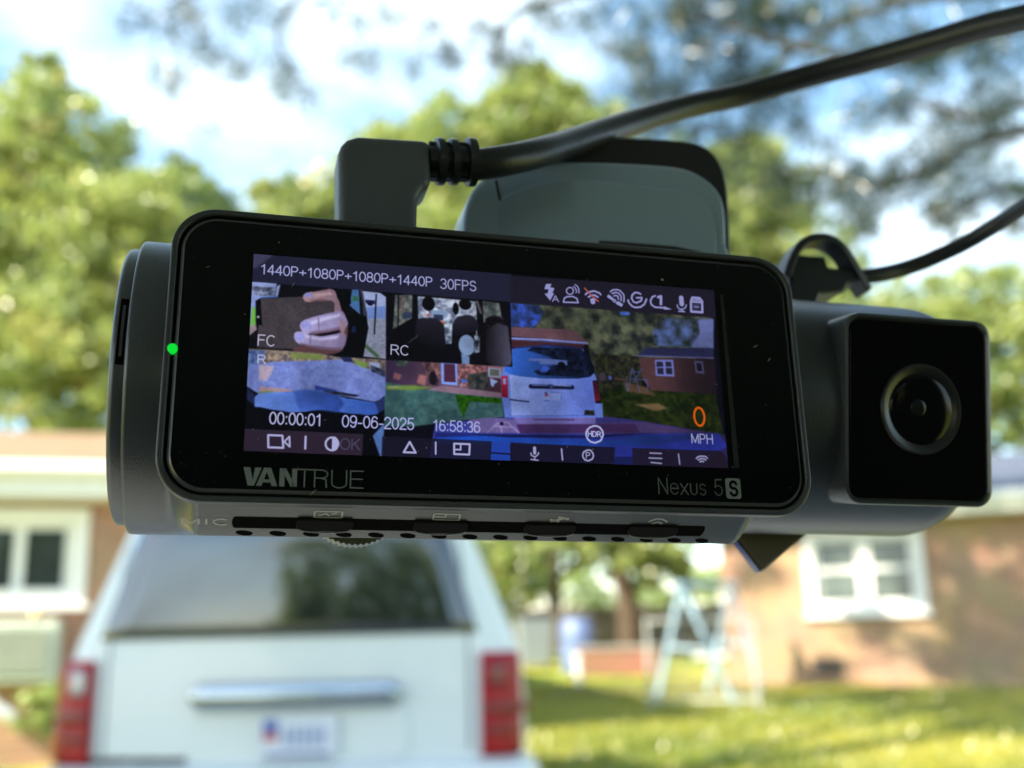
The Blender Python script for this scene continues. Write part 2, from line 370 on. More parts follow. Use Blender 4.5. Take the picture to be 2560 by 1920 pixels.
def leaf_mesh(name, cen, size, m, parent, tint=None, blade=None):
    """one mesh of many leaves: cen (n,3), size (n,)"""
    n = len(cen); a = rng.normal(size=(n, 3)); a /= np.linalg.norm(a, axis=1)[:, None]
    h = rng.normal(size=(n, 3)); b_ = np.cross(a, h); b_ /= np.linalg.norm(b_, axis=1)[:, None]
    w = size * (0.55 if blade is None else blade)
    v = np.empty((n, 4, 3)); v[:, 0] = cen - a * size[:, None] / 2; v[:, 2] = cen + a * size[:, None] / 2
    v[:, 1] = cen + b_ * w[:, None] / 2; v[:, 3] = cen - b_ * w[:, None] / 2
    me = bpy.data.meshes.new(name); me.vertices.add(4 * n); me.vertices.foreach_set('co', v.astype(np.float32).ravel())
    me.loops.add(4 * n); me.loops.foreach_set('vertex_index', np.arange(4 * n, dtype=np.int32))
    me.polygons.add(n); me.polygons.foreach_set('loop_start', np.arange(0, 4 * n, 4, dtype=np.int32))
    me.update(calc_edges=True)
    at = me.attributes.new('tint', 'FLOAT', 'FACE'); tt = rng.random(n) if tint is None else tint
    at.data.foreach_set('value', tt.astype(np.float32)); me.materials.append(m)
    o = bpy.data.objects.new(name, me); col.objects.link(o)
    if parent is not None: o.parent = parent
    return o

def crown_points(blobs, per, fill=0.45, clump=0.15):
    """leaf centres spread over many clumps inside ellipsoids (cx,cy,cz,rx,ry,rz,weight)"""
    out = []; tin = []
    for bx in blobs:
        k = max(6, int(per * bx[6] / 92)); c = np.array(bx[:3]); r = np.array(bx[3:6])
        u = rng.normal(size=(k, 3)); u /= np.linalg.norm(u, axis=1)[:, None]
        rad = rng.random(k) ** fill
        cc = c + u * r * rad[:, None]
        base = np.clip(rng.normal(0.5, 0.24, k), 0.02, 0.98)
        cr_ = rng.uniform(0.6, 1.35, k) * clump * r.mean()
        for i in range(k):
            q = rng.normal(size=(55, 3)) * cr_[i] * np.array([1, 1, 0.7]) * 0.6
            out.append(cc[i] + q); tin.append(np.clip(base[i] + rng.normal(0, 0.14, 55), 0, 1))
    return np.concatenate(out), np.concatenate(tin)

def tree(name, base, blobs, per, leaf, m, label, group=None, cat='tree', trunk_r=0.22, limbs=7):
    t = empty(name, base, 0, label, cat, group); B = np.array(base)
    lo = [(bx[0] - B[0], bx[1] - B[1], bx[2] - B[2], *bx[3:]) for bx in blobs]
    p, tn = crown_points(lo, per)
    leaf_mesh('crown', p, rng.uniform(0.7, 1.3, len(p)) * leaf, m, t, tn)
    top = np.array(max(lo, key=lambda q: q[6])[:3]); tk = MB()
    path = [(0, 0, -0.1), (0.02, 0, top[2] * 0.25), (top[0] * 0.25, top[1] * 0.25, top[2] * 0.55), (top[0] * 0.8, top[1] * 0.8, top[2] * 0.9), tuple(top)]
    sp = smooth_path(path, 5); tk.tube(sp, [trunk_r * (1 - 0.82 * i / (len(sp) - 1)) * (1.35 if i == 0 else 1) for i in range(len(sp))], 10)
    tk.build('trunk', M_bark, t)
    for q in lo[:limbs]:
        e = np.array(q[:3]) + rng.normal(size=3) * 0.15 * np.array(q[3:6]); s = np.array(sp[int(len(sp) * rng.uniform(0.35, 0.6))])
        mid = (s + e) / 2 + np.array([0, 0, -0.08 * np.linalg.norm(e - s)])
        lp = smooth_path([tuple(s), tuple(mid), tuple(e)], 5); lm = MB(); lm.tube(lp, [trunk_r * 0.42 * (1 - 0.8 * i / (len(lp) - 1)) for i in range(len(lp))], 7); lm.build('limb', M_bark, t)
    return t

def B(p, rx, ry, rz, w=1.0): return (p[0], p[1], p[2], rx, ry, rz, w)
# the large trees behind the left house
tree('broadleaf_tree', (-9.2, 23.5, 0.7), [B((-10.359,23,11.992), 1.9, 2.0, 2.0, 1.3), B((-11.155,23,9.285), 2.6, 2.2, 2.2, 1.6), B((-8.288,22,9.611), 1.9, 2.0, 1.9, 1.3), B((-9.586,22,7.126), 3.0, 2.2, 2.0, 1.6), B((-11.018,23.5,14.208), 0.8, 0.9, 0.9, .4), B((-13.103,23,10.678), 2.2, 2, 2.6, 1.0), B((-13.139,23,7.465), 2.2, 2, 2.6, 1.0)], 14000, 0.20, M_leafY,
     'tall yellow green broadleaf tree above the tan roof, left edge')
tree('broadleaf_tree', (-4.6, 24.5, 0.8), [B((-7.705,24.5,11.14), 1.15, 1.4, 1.4, .9), B((-7.269,24,8.938), 1.7, 1.6, 1.9, 1.2), B((-8.063,24.5,12.512), .5, .6, .55, .25), B((-7.168,24,6.633), 2.0, 1.6, 1.9, 1.1), B((-6.066,24.5,8.667), 1.0, 1.2, 1.6, .6)], 11000, 0.19, M_leafG,
     'smaller green broadleaf tree just behind the left end of the dash camera')
tree('broadleaf_tree', (0.9, 27.0, 0.9), [B((-2.042,27,13.026), 2.6, 2.2, 1.9, 1.6), B((0.704,27,14.602), 1.6, 1.8, 1.6, 1.2), B((-4.837,27,12.058), 2.0, 1.8, 1.3, 1.1), B((-0.225,26,11.114), 3.4, 2.2, 2.2, 1.7), B((0.737,27,15.861), .9, .9, .8, .45), B((-0.946,27,14.051), 2.3, 2.0, 1.5, 1.3), B((-2.908,27,13.629), 1.8, 1.6, 1.2, .8), B((2.016,27,14.57), 1.3, 1.4, 1.2, .7), B((-6.131,27,12.261), 1.2, 1.1, 1.0, .6),
      B((2.491,27,12.8), 1.5, 1.6, 1.7, 1.0), B((2.237,26,8.39), 3.5, 2.2, 2.6, 1.2), B((-3.8,26,8.532), 3.5, 2.2, 2.6, 1.2)], 12000, 0.21, M_leafY,
     'broad sunlit yellow green tree in the middle, behind the power plug')
tree('broadleaf_tree', (2.15, 21.5, 0.68), [B((0.002,21.5,2.755), 1.2, 1.2, .9, .9), B((1.848,21.5,3.188), 1.2, 1.2, .9, .8), B((2.935,21.5,2.611), .9, 1.0, .8, .5), B((-0.501,22,1.924), .6, .7, .6, .35), B((0.973,22,5.159), 3.0, 1.8, 1.8, 1.2)], 9000, 0.15, M_leafY,
     'dark trunked yard tree with bright leaves low over the far lawn, under the dash camera', trunk_r=0.26)
tree('broadleaf_tree', (7.4, 29.0, 1.0), [B((4.515,29,13.36), 2.0, 1.8, 1.6, .9), B((7.083,29,13.67), 2.0, 1.8, 1.6, .8), B((6.658,29,12.57), 2.5, 2.2, 2.2, 1.3), B((4.838,29,10.922), 2.4, 2.2, 2.2, 1.1), B((8.014,29,10.847), 2.6, 2.0, 2.0, 1.2), B((6.848,29,7.388), 3.6, 2.0, 2.6, 1.2)], 9000, 0.22, M_leafO,
     'olive green tree behind the windscreen mount and the cable loop')
tree('broadleaf_tree', (10.6, 25.0, 0.9), [B((8.916,25,8.058), 1.9, 1.8, 1.5, 1.0), B((11.206,25,8.609), 1.7, 1.8, 1.3, 1.1), B((12.309,25,7.38), 1.8, 1.8, 1.9, 1.1), B((9.658,25,5.973), 2.6, 1.8, 1.6, 1.0), B((12.673,25,5.807), 1.4, 1.6, 1.1, .6)], 9500, 0.19, M_leafY,
     'bright yellow green tree rising behind the slate roof at the right edge')
# far wood beyond the yards
fp, ft = crown_points([B((x, 44 + rng.uniform(-3, 5), 3.4 + rng.uniform(-.6, 1.2)), 4.2, 3.5, 3.4, 1.0) for x in np.arange(-34, 40, 4.2)], 2600, clump=.2)
tag(leaf_mesh('far_wood', fp, rng.uniform(.3, .55, len(fp)), M_leafG, None, ft), 'dark green belt of woodland behind the yards', None, None, 'stuff')

# the long-needled pine whose boughs hang over the cars from the right
def needle_tufts(cent, rad, per):
    cent = np.array(cent); out = []; 
    n = len(cent); c = np.repeat(cent, per, 0) + rng.normal(size=(n * per, 3)) * np.repeat(np.array(rad), per)[:, None]
    return c, np.clip(np.repeat(rng.normal(.4, .25, n), per) + rng.normal(0, .15, n * per), 0, 1)
pine = empty('pine_tree', (8.6, 9.0, 0.16), 0, 'long needled pine with dark sparse boughs hanging in from the top right', 'tree')
pb = np.array([8.6, 9.0, 0.16])
tk = MB(); sp = smooth_path([(0, 0, -.1), (.05, 0, 3), (-.1, .1, 6), (0, 0, 9), (.1, 0, 13)], 5)
tk.tube(sp, [0.27 * (1 - .75 * i / (len(sp) - 1)) for i in range(len(sp))], 12); tk.build('trunk', M_bark, pine)
boughs = [  # each bough: start height on the trunk, then points it passes through
 (5.6, [(5.494,10.5,6.332),(4.474,10.5,5.945),(3.858,10.6,5.778),(3.391,10.8,6.108),(3.005,11,6.114)]),
 (6.2, [(5.555,10,7.299),(4.27,10,6.919),(3.111,10.2,7.203),(2.356,10.5,7.688),(1.756,10.8,7.988)]),
 (4.6, [(5.047,9.5,5.272),(4.512,9.6,5.206),(4.189,9.8,5.049)]),
 (7.4, [(4.985,9.5,7.808),(3.325,9.4,7.513),(1.754,9.4,7.642),(0.569,9.5,7.561),(-0.633,9.6,7.749),(-1.885,9.8,8.008),(-2.93,10,7.981),(-3.535,10.2,7.889)]),
 (6.6, [(5.707,11,8.32),(4.073,11,8.054),(2.931,11.2,7.49),(2.304,11.4,7.209),(1.767,11.6,7.121)]),
 (5.0, [(6.436,11.5,7.159),(5.573,11.6,7.027),(4.976,11.8,7.352),(4.27,12,7.368)]),
 (7.8, [(4.869,11,9.074),(1.157,11.2,9.098),(-1.728,11.5,9.217),(-2.701,11.6,8.493),(-2.512,11.7,7.801)]),
 (7.6, [(3.154,10,8.35),(1.036,10.2,7.965),(0.09,10.4,7.78),(-0.094,10.5,7.316)])]
for h0, pts in boughs:
    P = [(0, 0, h0)] + [tuple(np.array(q) - pb) for q in pts]
    s_ = smooth_path(P, 6); lm = MB(); lm.tube(s_, [0.075 * (1 - .8 * i / (len(s_) - 1)) for i in range(len(s_))], 7); lm.build('limb', M_bark, pine)
tuft = []; trad = []
for px in [(-3.447,10.2,7.84),(-3.313,10.2,7.717),(-3.989,10.3,7.763),(-3.563,10.2,7.605),(-2.97,11.5,8.599),(-2.679,11.5,8.484),(-3.203,11.4,8.435),(-3.224,10.3,7.444),(-3.217,10.3,7.279),(-3.514,10.2,7.044),(-3.445,10.2,6.927),(-3.213,11.6,7.973),(-3.113,11.6,7.839),(-2.708,11.7,7.965),(-2.56,11.7,7.802),(-2.386,11.7,7.561),(-2.702,11.7,7.726),(-3.575,11.8,7.276),(-2.106,11.5,8.63),(-1.72,11.5,8.407),(-1.326,11.4,8.494),(-1.811,11.5,7.986),(-1.572,11.5,7.875),(-1.042,11.4,7.753),(-0.641,11,7.742),(-0.597,11,7.616),(-0.821,11,8.076),(-0.351,10.6,7.769),(-0.045,10.5,7.603),(-0.093,10.5,7.364),(0.169,10.5,7.453),(0.034,10.5,7.217),(0.512,10.2,7.597),(0.303,10.2,7.744),(0.815,10.3,7.604),(1.158,10.8,7.654),(1.332,10.8,7.551),(1.045,10.4,7.804),(1.527,10.8,7.894),(1.407,10.5,7.907)]:
    tuft.append(np.array(px) - pb); trad.append(0.11)
dens = [(1.756,10.8,7.988),(2.094,11,7.85),(2.356,10.5,7.688),(2.318,11.3,7.715),(2.675,11,7.684),(2.764,10.4,7.616),(2.975,10.3,7.312),(3.18,10.2,7.529),(3.451,10.2,7.241),(3.737,10.1,7.036),(4.038,10,7.062),(4.393,10,6.916),(4.784,10,7.089),(5.142,10,7.309),(1.949,11.4,7.524),(1.777,11.6,7.327),(1.578,11.6,7.126),(2.049,11.6,7.114),(2.304,11.4,7.209),(2.573,11.3,7.352),(2.836,11.2,7.442),(3.079,11.1,7.33),(3.43,11.4,7.333),(3.252,11.5,7.135),(2.956,11.5,6.939),(2.686,11.6,6.792),(2.393,11.6,6.597),(2.107,11.6,6.504),(2.657,11.2,6.211),(2.958,11,6.068),(3.2,10.9,6.111),(3.512,10.8,6.012),(3.693,10.6,5.827),(3.942,10.6,5.776),(4.17,10.5,5.862),(4.432,10.5,5.946),(4.7,10.5,6.076),(4.969,10.5,6.207),(5.24,10.5,6.338),(3.625,10.7,5.69),(3.872,10.7,5.593),(3.35,10.9,5.827),(4.193,9.8,5.09),(4.395,9.7,5.168),(4.588,9.6,5.204),(4.815,9.5,5.237),(4.976,11.8,7.352),(5.201,11.7,7.139),(4.717,11.9,7.306),(4.367,12,7.366),(5.526,11.6,7.028),(5.876,11.5,7.173),(1.813,11,7.706),(1.561,11.6,7.749),(1.68,11.8,6.81),(1.426,11.8,7.493),(1.95,10.6,7.957),(2.284,10.5,7.934),(2.609,10.4,7.861),(2.97,10.3,7.788),(3.573,10.2,7.662),(3.949,10.1,7.495),(4.314,10,7.33),(4.744,10,7.458),(5.436,10.3,6.923),(5.18,10.4,6.891)]
for px in dens:
    for k in range(3):
        tuft.append(np.array(px) - pb + rng.normal(size=3) * .13); trad.append(rng.uniform(.08, .16))
for k in range(130):   # boughs outside the picture, along the same limbs and higher up
    h = rng.uniform(6.5, 13); a = rng.uniform(0, 2 * math.pi); r_ = rng.uniform(.8, 5.2) * (1 - (h - 6) / 9)
    if a < 0.5 * math.pi or a > 1.15 * math.pi: tuft.append(np.array((r_ * math.cos(a), r_ * math.sin(a), h))); trad.append(.3)
cp, ct = needle_tufts(tuft, trad, 62)
leaf_mesh('crown', cp, rng.uniform(.14, .30, len(cp)), M_needle, pine, ct, blade=.09)

# unseen trees added to shade van and lawn; street trees mirrored in its window
tree('added_shade_tree', (-12.6, -4.0, 0), [B((-12.1, -3.3, 11.2), 3.2, 3.2, 2.4, 1.6), B((-13.4, -4.6, 9.8), 2.6, 2.4, 2.0, 1.1), B((-10.4, -2.4, 10.4), 2.2, 2.4, 1.8, 1.2), B((-12.4, -4.4, 13.2), 2.4, 2.4, 1.8, 1)], 10000, .2, M_leafG, 'tall unseen broadleaf tree added left of the parked cars to shade the van', trunk_r=.3)
tree('added_shade_tree', (-8.2, 2.6, 0), [B((-5.2, 4.2, 10.6), 2.2, 2.0, 1.1, .8), B((-4.6, 7.2, 11.2), 2.0, 1.8, 1.0, .7), B((-3.0, 4.8, 11.4), 1.8, 1.8, 1.0, .6), B((-6.6, 6.0, 11.0), 2.0, 2.0, 1.2, .7)], 5200, .2, M_leafG, 'loose topped unseen broadleaf tree added left of the parked cars to dapple the lawn', trunk_r=.24)
for i, (x, y, z, lab) in enumerate([(-1.0, -27, 6, 'dense green tree across the street behind the pickup, seen mirrored in the van window'), (-5.0, -29, 6, 'tall green tree across the street farther back, above the bed of the pickup, seen mirrored'), (3.4, -26, 6.5, 'green tree across the street beyond the end of the pickup, seen mirrored')]):
    tree('street_tree', (x, y, 0), [B((x, y, z), 3.4, 3, 4.2, 1.6), B((x - 1, y + .5, z - 3), 2.8, 2.6, 2.2, 1)], 7000, .26, M_leafG, lab, 'trees across the street')

# shrubs
def shrub(loc, r, label, m=M_leafG, n=2600, s=.09):
    t = empty('shrub', loc, 0, label, 'shrub')
    p, tn = crown_points([(0, 0, r * .8, r, r * .8, r * .8, 1), (r * .5, 0, r * .6, r * .6, r * .6, r * .6, .5)], n, clump=.25)
    leaf_mesh('foliage', p, rng.uniform(.7, 1.3, len(p)) * s, m, t, tn)
    st = MB(); 
    for k in range(5): st.tube([(0, 0, -.02), (rng.uniform(-.5, .5) * r, rng.uniform(-.3, .3) * r, r * .9)], .012, 5)
    st.build('stem', M_bark, t)
shrub((-3.845,9.3,0.463), .3, 'low green shrub against the orange brick wall left of the minivan', n=1800)
shrub((7.2,15,0.4), .38, 'clipped green shrub at the foot of the tan brick wall')

# ------------------------------------------------------------------ grass blades on the visible lawn
n_g = 90000
gx = rng.uniform(-1.5, 11, n_g); gy = 7.5 + 9.5 * rng.random(n_g) ** 1.2
keep = np.abs(gx) < 0.62 * gy
gx, gy = gx[keep], gy[keep]
n_g = len(gx); gh = rng.uniform(.035, .085, n_g)
ba = rng.uniform(0, 2 * np.pi, n_g); bw = .010
v = np.empty((n_g, 3, 3)); zz = 0.041 * np.maximum(0, gy - 5)
v[:, 0] = np.c_[gx - np.cos(ba) * bw, gy - np.sin(ba) * bw, zz]; v[:, 1] = np.c_[gx + np.cos(ba) * bw, gy + np.sin(ba) * bw, zz]
v[:, 2] = np.c_[gx + rng.normal(0, .025, n_g), gy + rng.normal(0, .025, n_g), zz + gh]
me = bpy.data.meshes.new('lawn_grass'); me.vertices.add(3 * n_g); me.vertices.foreach_set('co', v.astype(np.float32).ravel())
me.loops.add(3 * n_g); me.loops.foreach_set('vertex_index', np.arange(3 * n_g, dtype=np.int32)); me.polygons.add(n_g); me.polygons.foreach_set('loop_start', np.arange(0, 3 * n_g, 3, dtype=np.int32)); me.update(calc_edges=True)
at = me.attributes.new('tint', 'FLOAT', 'FACE'); at.data.foreach_set('value', np.clip(rng.normal(.5, .2, n_g) + .25 * np.sin(gx * 1.3) * np.sin(gy * 1.1), 0, 1).astype(np.float32))
me.materials.append(leaf_mat('grass_blade', (0.10, 0.19, 0.025), (0.58, 0.51, 0.09)))
o = bpy.data.objects.new('lawn_grass', me); col.objects.link(o); tag(o, 'short grass blades of the sunlit lawn', None, None, 'stuff')

# ------------------------------------------------------------------ minivan
M_vanw = mat('van_white', (0.64, 0.67, 0.67), 0.28, 0.5, coat=0.4, var=0.03, vscale=2)
M_vglass = mat('privacy_glass', (0.010, 0.013, 0.016), 0.03, 1.0, coat=1.0)
M_chrome = mat('chrome', (0.42, 0.46, 0.50), 0.05, 0.5, metal=1.0)
M_red = mat('red_lens', (0.30, 0.006, 0.012), 0.3, 0.3, coat=0.0)
M_redd = mat('dark_red_lens', (0.16, 0.008, 0.012), 0.15, 0.6, coat=0.0)
M_amber = mat('amber_lens', (0.30, 0.03, 0.02), 0.3, 0.3, coat=0.0)
M_clear = mat('clear_lens', (0.26, 0.28, 0.31), 0.12, 0.7, coat=0.8)
M_tyre = mat('rubber', (0.022, 0.022, 0.022), 0.8, 0.2)
M_blk = mat('black_plastic', (0.02, 0.02, 0.02), 0.5, 0.4)
M_plate = mat('plate_white', (0.62, 0.64, 0.70), 0.4, 0.4)
M_plblue = mat('plate_blue', (0.09, 0.13, 0.35), 0.4, 0.4)
M_plred = mat('plate_red', (0.45, 0.06, 0.06), 0.4, 0.4)
M_alloy = mat('alloy', (0.5, 0.5, 0.5), 0.3, 0.5, metal=1.0)

VAN_Z = [(0.24, .86, -.02), (0.34, .93, -.10), (0.52, .965, -.13), (0.70, .975, -.12), (0.775, .97, -.07), (0.80, .965, -.005), (1.00, .965, 0), (1.18, .955, .004), (1.27, .925, .006), (1.45, .85, .010), (1.66, .765, .016), (1.76, .725, .022), (1.82, .69, .06), (1.865, .60, .22), (1.88, .40, .45)]
def van_sec(z):
    for (a, b_) in zip(VAN_Z, VAN_Z[1:]):
        if a[0] <= z <= b_[0]:
            t = (z - a[0]) / (b_[0] - a[0]); return a[1] + (b_[1] - a[1]) * t, a[2] + (b_[2] - a[2]) * t
    return VAN_Z[-1][1:]
VR = 0.17
def van_pt(s, z, off=0.0):
    """point on the rear skin: s = distance from the middle measured along the skin and round the corner"""
    hw, y0 = van_sec(z); sg = 1 if s >= 0 else -1; a = abs(s); flat = hw - VR
    bow = .05
    if a <= flat:
        x, y, nx, ny = a, y0 + bow * (a / hw) ** 2, 0.0, -1.0
    elif a <= flat + VR * math.pi / 2:
        th = (a - flat) / VR; x = flat + VR * math.sin(th); y = y0 + bow * (min(x, flat) / hw) ** 2 + VR * (1 - math.cos(th)); nx, ny = math.sin(th), -math.cos(th)
    else:
        x = hw; y = y0 + bow * (flat / hw) ** 2 + VR + (a - flat - VR * math.pi / 2); nx, ny = 1.0, 0.0
    return (sg * (x + nx * off), y + ny * off, z)
van = empty('minivan', (-0.94,4.5, 0), R(0.5), 'white minivan parked ahead, rear with chrome handle and dark rear window', 'van')
body = MB(); secs = []
for z, hw, y0 in VAN_Z:
    yf = 4.95 if z < .85 else (4.95 - (z - .85) * 1.6 if z < 1.1 else 4.55 - (z - 1.1) * 2.6)
    hmax = hw - VR + VR * math.pi / 2
    ss = list(np.linspace(0, hmax, 22)); rear = [van_pt(-q, z) for q in ss[::-1]] + [van_pt(q, z) for q in ss[1:]]
    fr = []
    for i in range(13):
        th = math.pi / 2 * i / 12; fr.append((hw - .3 + .3 * math.cos(th), yf - .3 + .3 * math.sin(th), z))
    secs.append(rear + fr + [(-x, y, zz_) for x, y, zz_ in fr[::-1]])
body.loft(secs); body.build('body', M_vanw, van, angle=50)
def patch(name, m, srng, zs, off=.006, parent=van, edges=None):
    """a panel lying on the rear skin between the columns s(z) and rows z"""
    mb = MB(); rows = []
    for z in zs:
        a, b_ = srng(z); rows.append([van_pt(a + (b_ - a) * i / 16, z, off) for i in range(17)])
    mb.loft(rows, cap=False, closed=False)
    o = mb.build(name, m, parent, angle=60); so_ = o.modifiers.new('solid', 'SOLIDIFY'); so_.thickness = abs(off) * .9; so_.offset = 0
    return o
lerp = lambda a, b_, t: a + (b_ - a) * t
patch('rear_window', M_vglass, lambda z: (lerp(-.775, -.635, (z - 1.28) / .49), lerp(.775, .635, (z - 1.28) / .49)), np.linspace(1.285, 1.775, 11), .008)
# tailgate shut lines
for sg in (-1, 1):
    patch('shut_line', M_blk, lambda z: tuple(sorted((sg * lerp(.735, .69, max(0, (z - 1.22) / .5)), sg * (lerp(.735, .69, max(0, (z - 1.22) / .5)) + .007)))), np.linspace(.83, 1.68, 9), .002)
for sg in (-1, 1):
    f_ = lambda a, b_: (lambda z: tuple(sorted((sg * a, sg * b_))))
    tl = patch('tail_light', M_red, f_(.785, 1.03 if sg < 0 else .95), np.linspace(.80, 1.205, 12), .018)
    patch('reverse_lens', M_clear if sg < 0 else M_redd, f_(.815, .875), np.linspace(1.07, 1.165, 5), .026, tl)
    patch('dark_band', M_redd, f_(.80, 1.0), np.linspace(.965, 1.005, 4), .024, tl)
    patch('dark_band', M_redd, f_(.80, .90), np.linspace(.885, .915, 4), .024, tl)
    patch('amber_side', M_amber, f_(.90, 1.02 if sg < 0 else .94), np.linspace(.81, .96, 5), .024, tl)
# handle bar, plate recess and plate
hb = MB(); hs = []
for i in range(25):
    x = -.42 + .84 * i / 24; k = min(1, (1 - abs(x) / .425) * 9 + .25) ** .5; r_ = .052 * k
    y = van_pt(x, 1.055, .03)[1]
    hs.append([(x + .04, y + math.cos(a) * r_ * .7, 1.055 + math.sin(a) * r_) for a in np.linspace(0, 2 * math.pi, 16, endpoint=False)])
hb.loft(hs); hb.build('chrome_bar', M_chrome, van, angle=60)
pr = MB(); rr = [.46, .44]
pr.loft([[(x + .045, van_pt(x, 1)[1] - .012, z) for x, z in rrect(-.45, .45, .80, 1.0, .05)], [(x + .045, van_pt(x, 1)[1] + .02, z) for x, z in rrect(-.45, .45, .80, 1.0, .05)]]); pr.build('plate_recess', M_vanw, van, bevel=.008)
lp = MB(); lp.box((.055, -.022, .895), (.31, .012, .155)); pl = lp.build('licence_plate', M_plate, van, bevel=.004)
q = MB(); q.box((-.055, -.030, .935), (.06, .004, .05)); q.build('flag_corner', M_plblue, pl)
q = MB(); q.box((-.055, -.030, .893), (.06, .004, .025)); q.build('flag_stripe', M_plred, pl)
q = MB()
for i in range(5): q.box((.01 + .036 * i, -.030, .895), (.024, .004, .075))
q.build('characters', mat('plate_ink', (.30, .34, .48), .5), pl)
q = MB(); q.box((.055, -.030, .826), (.26, .004, .012)); q.build('plate_rim', M_plblue, pl)
bd = MB()
for i, (x, w) in enumerate(((-.70, .16), (-.56, .10), (-.45, .11))): bd.box((x, van_pt(x, .80)[1] - .008, .815 - .002 * i), (w, .01, .022))
bd.build('badge', M_blk, van)
bump = MB(); rows = []
for z, o_ in ((.30, .0), (.34, .03), (.60, .045), (.74, .045), (.775, .02), (.79, -.01)):
    rows.append([van_pt(s_, min(z, .70) if z < .775 else .74, o_ if z < .78 else -.02)[:2] + (z,) for s_ in np.linspace(-1.2, 1.2, 41)])
bump.loft(rows, cap=False, closed=False); bo = bump.build('rear_bumper', M_vanw, van, angle=60); bo.modifiers.new('solid', 'SOLIDIFY').thickness = .01
for sg in (-1, 1):
    for yy in (.95, 4.05):
        w = MB(); w.lathe([(sg * .70, .20), (sg * .70, .33), (sg * .76, .345), (sg * .88, .345), (sg * .93, .33), (sg * .93, .22)], (0, yy, .345), 'x', 32); wo = w.build('wheel', M_tyre, van)
        w = MB(); w.lathe([(sg * .80, .02), (sg * .80, .225), (sg * .935, .225), (sg * .94, .19), (sg * .92, .03)], (0, yy, .345), 'x', 24); w.build('rim', M_alloy, wo)
    for y0, y1 in ((.45, 1.5), (1.6, 2.7), (2.8, 3.5)):
        q = MB(); q.loft([[(sg * (van_sec(z)[0] + .004), y, z) for y in (y0 + (z - 1.25) * .1, y1)] for z in (1.25, 1.45, 1.62)], cap=False, closed=False)
        qo = q.build('side_window', M_vglass, van); qo.modifiers.new('solid', 'SOLIDIFY').thickness = .004

# ------------------------------------------------------------------ pickup across the street (seen mirrored in the van's rear window)
M_cream = mat('cream_paint', (0.55, 0.58, 0.30), 0.35, 0.5, coat=.3)
pk = empty('pickup_truck', (-4.4, -20.5, 0.02), R(2), 'cream pickup truck parked on the street behind the photographer, seen mirrored in the van window', 'pickup')
q = MB(); q.loft([[(x, -.95, z) for x, z in ((-2.7, .5), (2.7, .5), (2.72, 1.05), (.9, 1.12), (.55, 1.15), (-.9, 1.12), (-2.7, 1.1))], [(x, .95, z) for x, z in ((-2.7, .5), (2.7, .5), (2.72, 1.05), (.9, 1.12), (.55, 1.15), (-.9, 1.12), (-2.7, 1.1))]]); q.build('body', M_cream, pk, bevel=.05)
q = MB(); q.loft([[(-1.0, -.9, 1.13), (.95, -.9, 1.13), (.95, .9, 1.13), (-1.0, .9, 1.13)], [(-.7, -.78, 1.72), (.35, -.78, 1.72), (.35, .78, 1.72), (-.7, .78, 1.72)]]); q.build('cab', M_cream, pk, bevel=.05)
q = MB(); q.loft([[(-.8, .885, 1.2), (.75, .885, 1.2), (.75, .89, 1.2), (-.8, .89, 1.2)], [(-.62, .80, 1.64), (.32, .80, 1.64), (.32, .81, 1.64), (-.62, .81, 1.64)]]); q.build('side_window', M_vglass, pk)
for x in (-1.75, 1.8):
    for sg in (-1, 1):
        w = MB(); w.lathe([(sg * .72, .15), (sg * .72, .40), (sg * .97, .40), (sg * .98, .2)], (x, 0, .40), 'y', 28); w.build('wheel', M_tyre, pk)

# ------------------------------------------------------------------ the car the photograph is taken from
M_cloth = mat('seat_cloth', (0.07, 0.07, 0.075), .9, .2)
M_head = mat('headliner', (0.34, 0.39, 0.45), .95, .1)
M_blue = mat('car_blue', (0.03, 0.05, 0.13), .25, .5, coat=.6)
M_trim = mat('cabin_trim', (0.025, 0.025, 0.028), .6, .3)
car = empty('parked_car', (0.05, 0, 0), R(14.8), 'dark cabin, seats and hood of the parked car holding the dash camera', 'car')
q = MB(); q.loft([[(-.62, .27, 1.50), (.62, .27, 1.50), (.62, .27, 1.54), (-.62, .27, 1.54)], [(-.66, -1.2, 1.54), (.66, -1.2, 1.54), (.66, -1.2, 1.58), (-.66, -1.2, 1.58)], [(-.64, -2.6, 1.50), (.64, -2.6, 1.50), (.64, -2.6, 1.54), (-.64, -2.6, 1.54)]]); q.build('roof', M_head, car)
for sg in (-1, 1):
    for nm, a, b_ in (('windscreen_pillar', (.63, .27, 1.50), (.74, .92, .98)), ('door_pillar', (.66, -.9, 1.54), (.78, -.85, .95)), ('rear_pillar', (.63, -2.5, 1.50), (.76, -2.6, .95))):
        q = MB(); q.tube([(sg * a[0], a[1], a[2]), (sg * b_[0], b_[1], b_[2])], .05, 8); q.build(nm, M_trim, car)
    q = MB(); q.loft([[(sg * .79, y, .98), (sg * .67, y, 1.52), (sg * .62, y, 1.52), (sg * .74, y, .98)] for y in (-.95, -.40)]); q.build('blocking_panel', M_trim, car, bevel=.01)  # wide panels added to keep bright side windows out of the glass reflections
    q = MB(); q.box((sg * .80, -.9, .62), (.08, 3.5, .72)); q.build('door', M_blue, car, bevel=.03)
q = MB(); q.loft([[(-.74, .12, .72), (.74, .12, .72), (.74, .12, .90), (-.74, .12, .90)], [(-.72, .88, .72), (.72, .88, .72), (.72, .88, .955), (-.72, .88, .955)]]); q.build('dashboard', mat('dash_top', (.32, .34, .34), .7, .3, bump=.3, bscale=300), car, bevel=.03)
